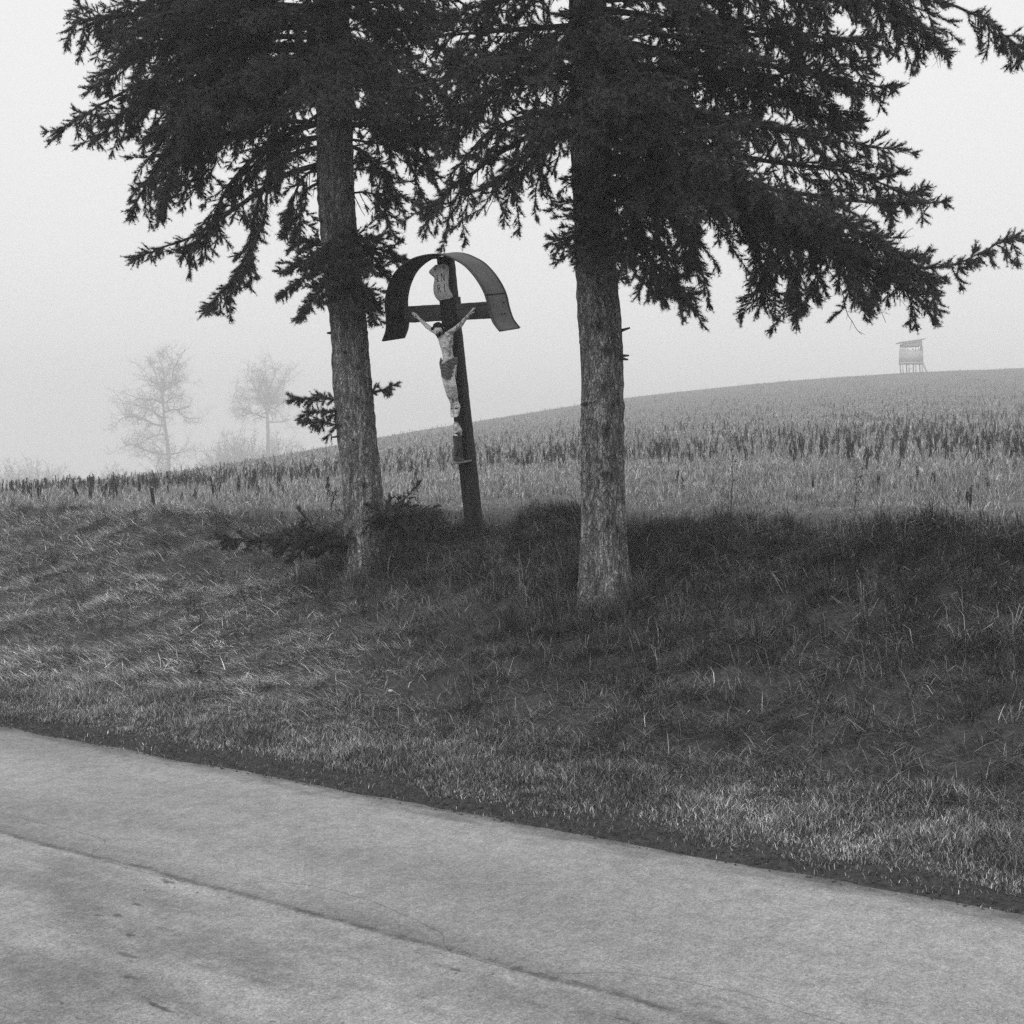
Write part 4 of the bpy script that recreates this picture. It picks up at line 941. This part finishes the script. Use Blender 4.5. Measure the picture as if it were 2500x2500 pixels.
def skin_tone_mat():
    m = M['skin']; n, L = nodes_of(m); b_ = n["Principled BSDF"]
    for l_ in list(b_.inputs["Base Color"].links): L.remove(l_)
    tc = n.new("ShaderNodeTexCoord"); v = tc.outputs["Object"]
    a = range_n(n, L, noise_n(n, L, v, 34, 5, .65), .3, .7, .74, .9)
    # grey, weathered patches low on the legs and down one flank
    sx = n.new("ShaderNodeSeparateXYZ"); L.new(v, sx.inputs[0])
    legs = range_n(n, L, sx.outputs["Z"], 1.35, 1.18, 0, 1); lowl = range_n(n, L, sx.outputs["Z"], 1.0, 1.05, 0, 1)
    flank = math_n(n, L, 'MULTIPLY', range_n(n, L, sx.outputs["X"], -.03, .02, 0, 1), range_n(n, L, sx.outputs["Z"], 1.44, 1.50, 0, 1))
    reg = math_n(n, L, 'MAXIMUM', math_n(n, L, 'MULTIPLY', legs, lowl), flank)
    flake = range_n(n, L, noise_n(n, L, v, 42, 4, .6), .47, .56, 0, 1)
    a = math_n(n, L, 'MULTIPLY', a, math_n(n, L, 'SUBTRACT', 1, math_n(n, L, 'MULTIPLY', math_n(n, L, 'MULTIPLY', reg, flake), .62)))
    L.new(a, b_.inputs["Base Color"])
skin_tone_mat()
fig = blob_body("carved_figure", caps, 'skin', cross); fig['label'] = "pale painted carved figure with outstretched arms and bowed head"
# head
hd = q4(540, 560, .145)
caps = [(q4(560, 480, .135), q4(545, 560, .15), R4(78), R4(66)), (q4(530, 590, .165), q4(545, 620, .165), R4(48), R4(36)), (q4(515, 545, .185), q4(505, 590, .195), R4(12), R4(15)), (q4(470, 545, .17), q4(540, 530, .185), R4(13), R4(12)),
        (q4(600, 520, .16), q4(610, 560, .15), R4(40), R4(36))]
head = blob_body("head", caps, 'skin', fig, .0028, 3)
caps = [(q4(560, 455, .13), q4(580, 470, .11), R4(86), R4(88)), (q4(475, 490, .15), q4(445, 505, .15), R4(42), R4(30)), (q4(510, 440, .155), q4(570, 430, .155), R4(50), R4(50)), (q4(620, 500, .125), q4(650, 600, .12), R4(52), R4(34)), (q4(650, 520, .11), q4(700, 590, .115), R4(42), R4(22)),
        (q4(700, 590, .115), q4(710, 610, .125), R4(22), R4(12)), (q4(600, 560, .16), q4(612, 625, .155), R4(26), R4(20)), (q4(440, 505, .145), q4(432, 525, .145), R4(26), R4(16))]
blob_body("hair", caps, 'hair', fig, .003, 2)
caps = [(q4(530, 612, .19), q4(575, 605, .18), R4(14), R4(18)), (q4(550, 628, .175), q4(560, 665, .165), R4(34), R4(18)), (q4(545, 660, .165), q4(545, 688, .165), R4(14), R4(8)), (q4(590, 590, .165), q4(590, 640, .16), R4(24), R4(20))]
blob_body("beard", caps, 'hair', fig, .0025, 2)
# loincloth: cloth wrapped round the hips with swagged folds
b = Buf()
def ringpt(cx, cy, rx, ry, ang, dy): 
    p = q4(cx, cy, dy); return p + np.array([R4(rx) * math.cos(ang), -R4(ry) * math.sin(ang), 0])
nr, na = 44, 60; V = []
for i in range(nr):
    v = i / (nr - 1)
    for j in range(na):
        a = 2 * math.pi * j / na
        front = max(0, math.sin(a)); sx_ = math.cos(a)
        cyt = 1150 - 85 * max(0, sx_) ** 1.2 + 55 * front * math.exp(-((sx_ + .45) / .4) ** 2) - 15 * max(0, -sx_)      # top edge, high on the right hip
        cyb = 1400 + 85 * np.clip((sx_ + .9) / 1.3, 0, 1)                                                         # hem, lower to the right
        cy = cyt + (cyb - cyt) * v; cx = 768 + (cy - 1150) * .03
        rx = 168 - 44 * v + 4 * math.sin(v * 9); ry = 200 - 20 * v
        sw = v * 7.5 + 2.2 * math.exp(-((sx_ - .1) / .9) ** 2) * 1.0 - 2.2 * sx_
        fold = 16 * (abs(math.sin(sw * 2.0)) ** .8 - .5) * (.4 + front)
        V.append(ringpt(cx, cy, rx + fold, ry + fold * 1.3, a, .10))
i = np.arange(nr - 1)[:, None] * na; j = np.arange(na)[None]; k = (j + 1) % na
b.add(V, np.stack([i + j, i + k, i + na + k, i + na + j], -1).reshape(-1, 4))
lc = cpart(b, "loincloth", 'cloth', fig, True); md = lc.modifiers.new("thick", 'SOLIDIFY'); md.thickness = .004
caps = [(q4(618, 1090, .09), q4(605, 1150, .09), R4(18), R4(16)), (q4(605, 1150, .09), q4(620, 1200, .09), R4(18), R4(14)), (q4(618, 1210, .10), q4(624, 1290, .10), R4(14), R4(10)), (q4(640, 1120, .12), q4(608, 1120, .10), R4(16), R4(18))]
blob_body("cloth_knot", caps, 'cloth', lc, .003, 2)
for nm, pq in (("nail", q4(120, 262, .05)), ("nail", q4(1243, 156, .05)), ("nail", q5(818, 303, .115)), ("nail", q5(905, 303, .115))):
    b = Buf(); b.tube([pq, pq + [0, .06, 0]], [.0045, .002], 8); b.tube([pq + [0, -.002, 0], pq + [0, .002, 0]], .006, 8); cpart(b, nm, 'iron', fig)

# bracket shelf and the small veiled statue on it
sh0 = q5(985, 1340, .08)
b = Buf(); ang = np.linspace(0, math.pi, 15); cx = 0.0; zz_ = sh0[2]
poly = [(-W2 - .012, yb + .02)] + [(-.075 * math.cos(t_) - .004, yb - .115 * math.sin(t_)) for t_ in ang] + [(W2 + .006, yb + .02)]
V = [(x, y, zz_) for x, y in poly] + [(x, y, zz_ - .014) for x, y in poly]; n_ = len(poly); j = np.arange(n_); k = (j + 1) % n_
V += [(0, yb - .04, zz_), (0, yb - .04, zz_ - .014)]
b.add(V, np.stack([j, j + n_, k + n_, k], 1), np.vstack([np.stack([j, k, np.full(n_, 2 * n_)], 1), np.stack([k + n_, j + n_, np.full(n_, 2 * n_ + 1)], 1)]))
shelf = cpart(b, "shelf", 'cloth')
stt = empty("statuette", (0, 0, 0)); tag(stt, "small veiled woman statuette on the shelf beneath the figure's feet", 'statue')
stt.matrix_world = Matrix.Translation(Vector(OC + RC @ np.array([0, yb - .05, zz_]))) @ Matrix(RC.tolist()).to_4x4()
of = np.array([0, yb - .05, zz_]); k5 = k8
def s5(x, y, dy): return q5(x, y, dy) - of
def spart(caps, nm, m, vox=.003, it=2, par=None): return blob_body(nm, caps, m, par or stt, vox, it)
spart([(s5(965, 1290, .06), s5(955, 1100, .06), R4(88), R4(84)), (s5(955, 1100, .06), s5(948, 900, .06), R4(86), R4(84)), (s5(948, 900, .06), s5(945, 800, .06), R4(84), R4(78)),
       (s5(905, 1300, .08), s5(930, 1090, .115), R4(30), R4(22)), (s5(985, 1300, .09), s5(975, 830, .115), R4(16), R4(12)), (s5(1030, 1290, .06), s5(1005, 850, .08), R4(26), R4(20)), (s5(900, 1150, .1), s5(975, 1060, .12), R4(16), R4(12)),
       (s5(880, 980, .07), s5(872, 850, .07), R4(22), R4(26)), (s5(1010, 1310, .09), s5(1060, 1315, .08), R4(22), R4(18)), (s5(940, 1318, .09), s5(900, 1322, .09), R4(22), R4(18)), (s5(900, 1300, .06), s5(1030, 1300, .06), R4(40), R4(40))], "robe", 'robe')
spart([(s5(900, 750, .075), s5(990, 730, .075), R4(50), R4(48)), (s5(880, 770, .09), s5(905, 780, .1), R4(26), R4(22)), (s5(1005, 750, .07), s5(1020, 830, .07), R4(24), R4(10)), (s5(925, 700, .08), s5(955, 690, .07), R4(52), R4(50))], "shawl", 'veil')
vl = spart([(s5(910, 625, .065), s5(930, 690, .06), R4(62), R4(58)), (s5(950, 640, .05), s5(975, 700, .05), R4(36), R4(40))], "veil", 'veil')
fc = spart([(s5(905, 640, .10), s5(908, 665, .10), R4(34), R4(28)), (s5(898, 650, .128), s5(898, 662, .13), R4(6), R4(7))], "face", 'skin', .0025)
spart([(s5(885, 820, .115), s5(930, 830, .12), R4(18), R4(14))], "hands", 'skin', .0025)

# ---------------------------------------------------------------- raised hide on the ridge
YH = 196.0
gx = P(2226, 906, YH); hid = empty("hunting_hide", (gx[0], YH, float(ground_z(gx[0], YH)))); tag(hid, "raised wooden hunting hide with a slanted roof, faint in fog on the ridge", 'hide')
ds = YH / 3434
def hp(px, py, dy=0):
    p = P(px, py, YH); return np.array([p[0] - gx[0], dy, p[2] - hid.location.z])
def hpart(buf, nm, par=None, m='hide'): o = buf.build(nm, M[m]); o.parent = par or hid; return o
b = Buf()
def board(x0, y0, x1, y1, x2, y2, x3, y3, dy, th):
    q = [hp(x0, y0, dy), hp(x1, y1, dy), hp(x2, y2, dy), hp(x3, y3, dy)]; V = q + [v + [0, th, 0] for v in q]
    b.add(V, [[0, 1, 2, 3], [7, 6, 5, 4], [0, 4, 5, 1], [1, 5, 6, 2], [2, 6, 7, 3], [3, 7, 4, 0]])
D2 = .7
board(2199, 855, 2250, 856, 2251, 887, 2198, 887, -D2, .06); board(2199, 855, 2250, 856, 2251, 887, 2198, 887, D2, .06)
hpart(b, "lower_wall"); b = Buf()
board(2200, 840, 2248, 832, 2248, 846, 2201, 848, -D2, .06); board(2200, 840, 2248, 832, 2248, 846, 2201, 848, D2, .06); hpart(b, "upper_wall")
b = Buf()
for x0, x1, yt, yb2 in ((2198, 2200, 840, 887), (2249, 2251, 832, 887)):
    a_ = hp(x0, yt); c_ = hp(x1, yb2); b.box(((a_[0] + c_[0]) / 2, 0, (a_[2] + c_[2]) / 2 - .35), (.04, D2 - .07, (a_[2] - c_[2]) / 2 - .4))
hpart(b, "side_wall")
for x in (2201, 2213, 2232, 2247):
    for dy in (-D2, D2):
        b = Buf(); b.tube([hp(x, 849, dy), hp(x, 856, dy)], .07, 6); hpart(b, "window_post")
b = Buf(); board(2192, 839, 2255, 829, 2255, 827, 2192, 836, -D2 - .35, 2 * D2 + .7); hpart(b, "roof")
b = Buf(); board(2197, 886, 2252, 886, 2252, 889, 2197, 889, -D2 - .1, 2 * D2 + .2); hpart(b, "platform")
for x0, x1 in ((2200, 2203), (2216, 2217), (2233, 2233), (2248, 2250)):
    for dy in (-D2 + .1, D2 - .1):
        q0 = hp(x0, 888, dy); q1 = hp(x1, 912, dy); q1[2] = -.3; b = Buf(); b.tube([q0, q1], .09, 7); hpart(b, "leg")
b = Buf(); q0 = hp(2217, 904, -D2); q1 = hp(2233, 892, -D2); b.tube([q0, q1], .05, 6); hpart(b, "brace")
lad = Buf(); qa, qb = hp(2251, 884, -.5), hp(2262, 908, -.5); qb[2] = 0
for dy in (0, .55): lad.tube([qa + [0, dy, 0], qb + [0, dy, 0]], .05, 6)
for k in range(1, 6): c_ = qa + (qb - qa) * k / 6; lad.tube([c_, c_ + [0, .55, 0]], .03, 5)
hpart(lad, "ladder")

# ---------------------------------------------------------------- bare trees and bushes in the fog
def bare_tree(name, label, px, pyt, Y, limbs, trunk_px, seed, depth=5, spread=.75, cat='tree'):
    r = np.random.default_rng(seed); g0 = P(px, pyt, Y); gz = float(ground_z(g0[0], Y)); root = empty(name, (g0[0], Y, gz)); tag(root, label, cat)
    tb, cb = Buf(), Buf()
    def grow(p, d, l, rad, lev):
        n_ = 5; q = [p]; 
        for i in range(n_):
            d = d + r.normal(0, .22, 3) + np.array([0, 0, .05]); d /= np.linalg.norm(d); q.append(q[-1] + d * l / n_)
        cb.tube(q, np.linspace(rad, rad * .55, n_ + 1), 5 if lev > 2 else 3, cap=False)
        if lev <= 0: return
        for i in range(1, n_ + 1):
            for _ in range(1 if r.random() < .85 else 2):
                dd = d * .55 + r.normal(0, spread, 3) * np.array([1, .8, .8]); dd /= np.linalg.norm(dd)
                grow(q[i], dd, l * r.uniform(.45, .75), rad * .5, lev - 1)
    tp = [P(x, y, Y) for x, y, w_ in trunk_px]; tp[0][2] = gz - .3; tr = [w_ / 2 * Y / 3434 for x, y, w_ in trunk_px]
    tt_, _ = resample(tp, .5); tb.tube(tt_, np.interp(np.linspace(0, 1, len(tt_)), np.linspace(0, 1, len(tr)), tr), 8)
    for pts, w_, lv in limbs:
        dyy = r.uniform(-2.5, 2.5); W_ = [P(x, y, Y + dyy * i / max(len(pts) - 1, 1)) for i, (x, y) in enumerate(pts)]
        q, Lt = resample(W_, .45); rad = np.linspace(w_ / 2, .35, len(q)) * Y / 3434; cb.tube(q, rad, 6, cap=False)
        for i in range(1, len(q)):
            for _ in range(2):
                T = q[i] - q[i - 1]; T /= np.linalg.norm(T); d = T * .5 + r.normal(0, spread, 3); d /= np.linalg.norm(d)
                if r.random() < .42: grow(q[i], d, r.uniform(1.8, 4.5), max(rad[i] * .5, .05), lv)
    tb.build("trunk", M['mist'], root); cb.build("crown", M['mist'], root)
    return root
bare_tree("bare_tree", "tall crooked leafless tree standing alone, faint in the fog", 412, 1150, 340,
    [([(404, 1110), (360, 1100), (325, 1085), (300, 1090)], 6, 2), ([(398, 1040), (375, 1035), (350, 1022), (320, 1018), (300, 1020), (280, 1040)], 7, 2), ([(398, 1025), (370, 1002), (330, 990), (295, 985)], 6, 2),
     ([(396, 985), (375, 975), (345, 975), (325, 968)], 5, 2), ([(396, 960), (385, 938), (362, 925), (352, 900)], 5, 2), ([(397, 960), (400, 930), (398, 900), (390, 880)], 5, 2), ([(400, 955), (418, 935), (424, 900), (440, 880)], 5, 2),
     ([(404, 935), (430, 933), (455, 930)], 4, 2), ([(402, 985), (420, 972), (435, 970)], 4, 2), ([(403, 1005), (430, 1000), (450, 1018), (485, 1022)], 5, 2), ([(400, 930), (415, 895), (420, 872)], 3, 2), ([(385, 935), (375, 900), (365, 885)], 3, 2),
     ([(410, 1112), (440, 1105), (460, 1100)], 4, 2), ([(400, 1060), (375, 1065), (345, 1080)], 4, 2)],
    [(414, 1160, 9), (410, 1100, 9), (402, 1030, 8), (397, 960, 6), (396, 925, 4)], 5)
bare_tree("bare_tree", "broad crowned leafless tree rising behind bushes, faint in the fog", 652, 1140, 360,
    [([(648, 1000), (635, 970), (620, 940), (606, 915)], 5, 2), ([(650, 1000), (655, 960), (650, 930), (648, 900)], 5, 2), ([(652, 990), (672, 960), (690, 935), (700, 915)], 5, 2), ([(648, 985), (620, 970), (600, 962)], 4, 2),
     ([(648, 1020), (610, 1005), (585, 985), (575, 950)], 5, 2), ([(655, 1000), (690, 985), (705, 980)], 3, 2), ([(646, 975), (635, 935), (640, 905)], 4, 2), ([(655, 1030), (690, 1030), (720, 1018)], 4, 2), ([(650, 960), (668, 925), (672, 900)], 4, 2),
     ([(610, 1005), (595, 1015), (575, 1010)], 3, 2)],
    [(654, 1150, 11), (654, 1050, 10), (650, 990, 8), (648, 965, 5)], 9)
def bush(label, px, py, Y, wpx, hpx, seed, n_=260):
    r = np.random.default_rng(seed); c = P(px, py, Y); gz = float(ground_z(c[0], Y)); root = empty("bush", (c[0], Y, gz)); tag(root, label, 'bush', "bushes in the fog")
    W_, Ht = wpx / 2 * Y / 3434, P(px, py - hpx, Y)[2] - gz; b = Buf()
    for k in range(n_):
        a = r.uniform(0, 6.28); rr_ = r.random() ** .5; p = np.array([c[0] + W_ * .55 * rr_ * math.cos(a), Y + W_ * .5 * rr_ * math.sin(a), gz - .1])
        d = np.array([math.cos(a) * rr_ * .9, math.sin(a) * rr_ * .6, 1.0]) + r.normal(0, .15, 3); d /= np.linalg.norm(d); l = Ht * r.uniform(.5, 1) * (1 - .35 * rr_ ** 2)
        q = [p]
        for i in range(5): d = d + r.normal(0, .12, 3); d /= np.linalg.norm(d); q.append(q[-1] + d * l / 5)
        b.tube(q, np.linspace(.07, .04, 6), 3, cap=False)
        for i in range(2, 6):
            for _ in range(5):
                dd = d + r.normal(0, .8, 3); dd /= np.linalg.norm(dd); e = q[i] + dd * r.uniform(1.2, 2.4); b.tube([q[i], (q[i] + e) / 2 + r.normal(0, .06, 3), e], [.045, .035, .022], 3, cap=False)
    b.build("branches", M['mist'], root)
bush("leafless bush in front of the broad crowned tree", 630, 1135, 345, 190, 100, 1, 300)
bush("small leafless bush left of the broad crowned tree", 560, 1135, 345, 90, 70, 2, 110)
bush("leafless bush at the foot of the tall crooked tree", 408, 1155, 345, 90, 60, 3, 90)
bush("low bush at the left edge of the photograph", 70, 1190, 345, 300, 75, 4, 170)
bush("low bush between the left edge and the tall crooked tree", 290, 1175, 345, 150, 45, 5, 90)
# one pale stone lying on the bank
p = P(953, 1688, 1); r_ = 7.5
for _ in range(30):
    q = P(953, 1688, r_); e = q[2] - float(ground_z(q[0], q[1])) - .05; r_ += e * 2.5
bm = Buf(); th = np.linspace(0, np.pi, 8); bm.tube([(-.017 * math.cos(a), 0, .004) for a in th], [max(.010 * math.sin(a), .001) for a in th], 10)
o = bm.build("stone", M['stone'], None, True); o.location = q; tag(o, "small pale stone lying in the grass below the left spruce", 'stone')
# tall thin weed stalk at the field edge right of the right trunk
def stalk(px, pyb, pyt, Y, label):
    p0 = P(px, pyb, Y); p0[2] = float(ground_z(p0[0], Y)); p1 = P(px + 8, pyt, Y); b = Buf(); r = np.random.default_rng(int(px))
    q = [p0 + (p1 - p0) * u + r.normal(0, .006, 3) for u in np.linspace(0, 1, 9)]; o_ = np.array(p0); q = [x - o_ for x in q]; b.tube(q, np.linspace(.004, .0015, 9), 5)
    for i in range(3, 9):
        for _ in range(3):
            d = r.normal(0, 1, 3); d[2] = abs(d[2]); d /= np.linalg.norm(d); e = q[i] + d * r.uniform(.03, .09); b.tube([q[i], e], [.0018, .001], 3)
            b.tube([e - [0, 0, .006], e, e + [0, 0, .008]], [.001, .0045, .001], 5)
    o = b.build("weed_stalk", M['dark']); o.location = p0; tag(o, label, 'plant')
stalk(1782, 1325, 1070, 11.2, "tall thin seeding weed stalk at the bank top, right of the right spruce")
stalk(1015, 1330, 1190, 12.4, "thin weed stalk at the bank top between left spruce and cross")
stalk(815, 1270, 1200, 13.0, "thin weed stalk just left of the left spruce trunk")
stalk(2085, 1330, 1150, 11.5, "leaning thin weed stalk far right at the bank top")
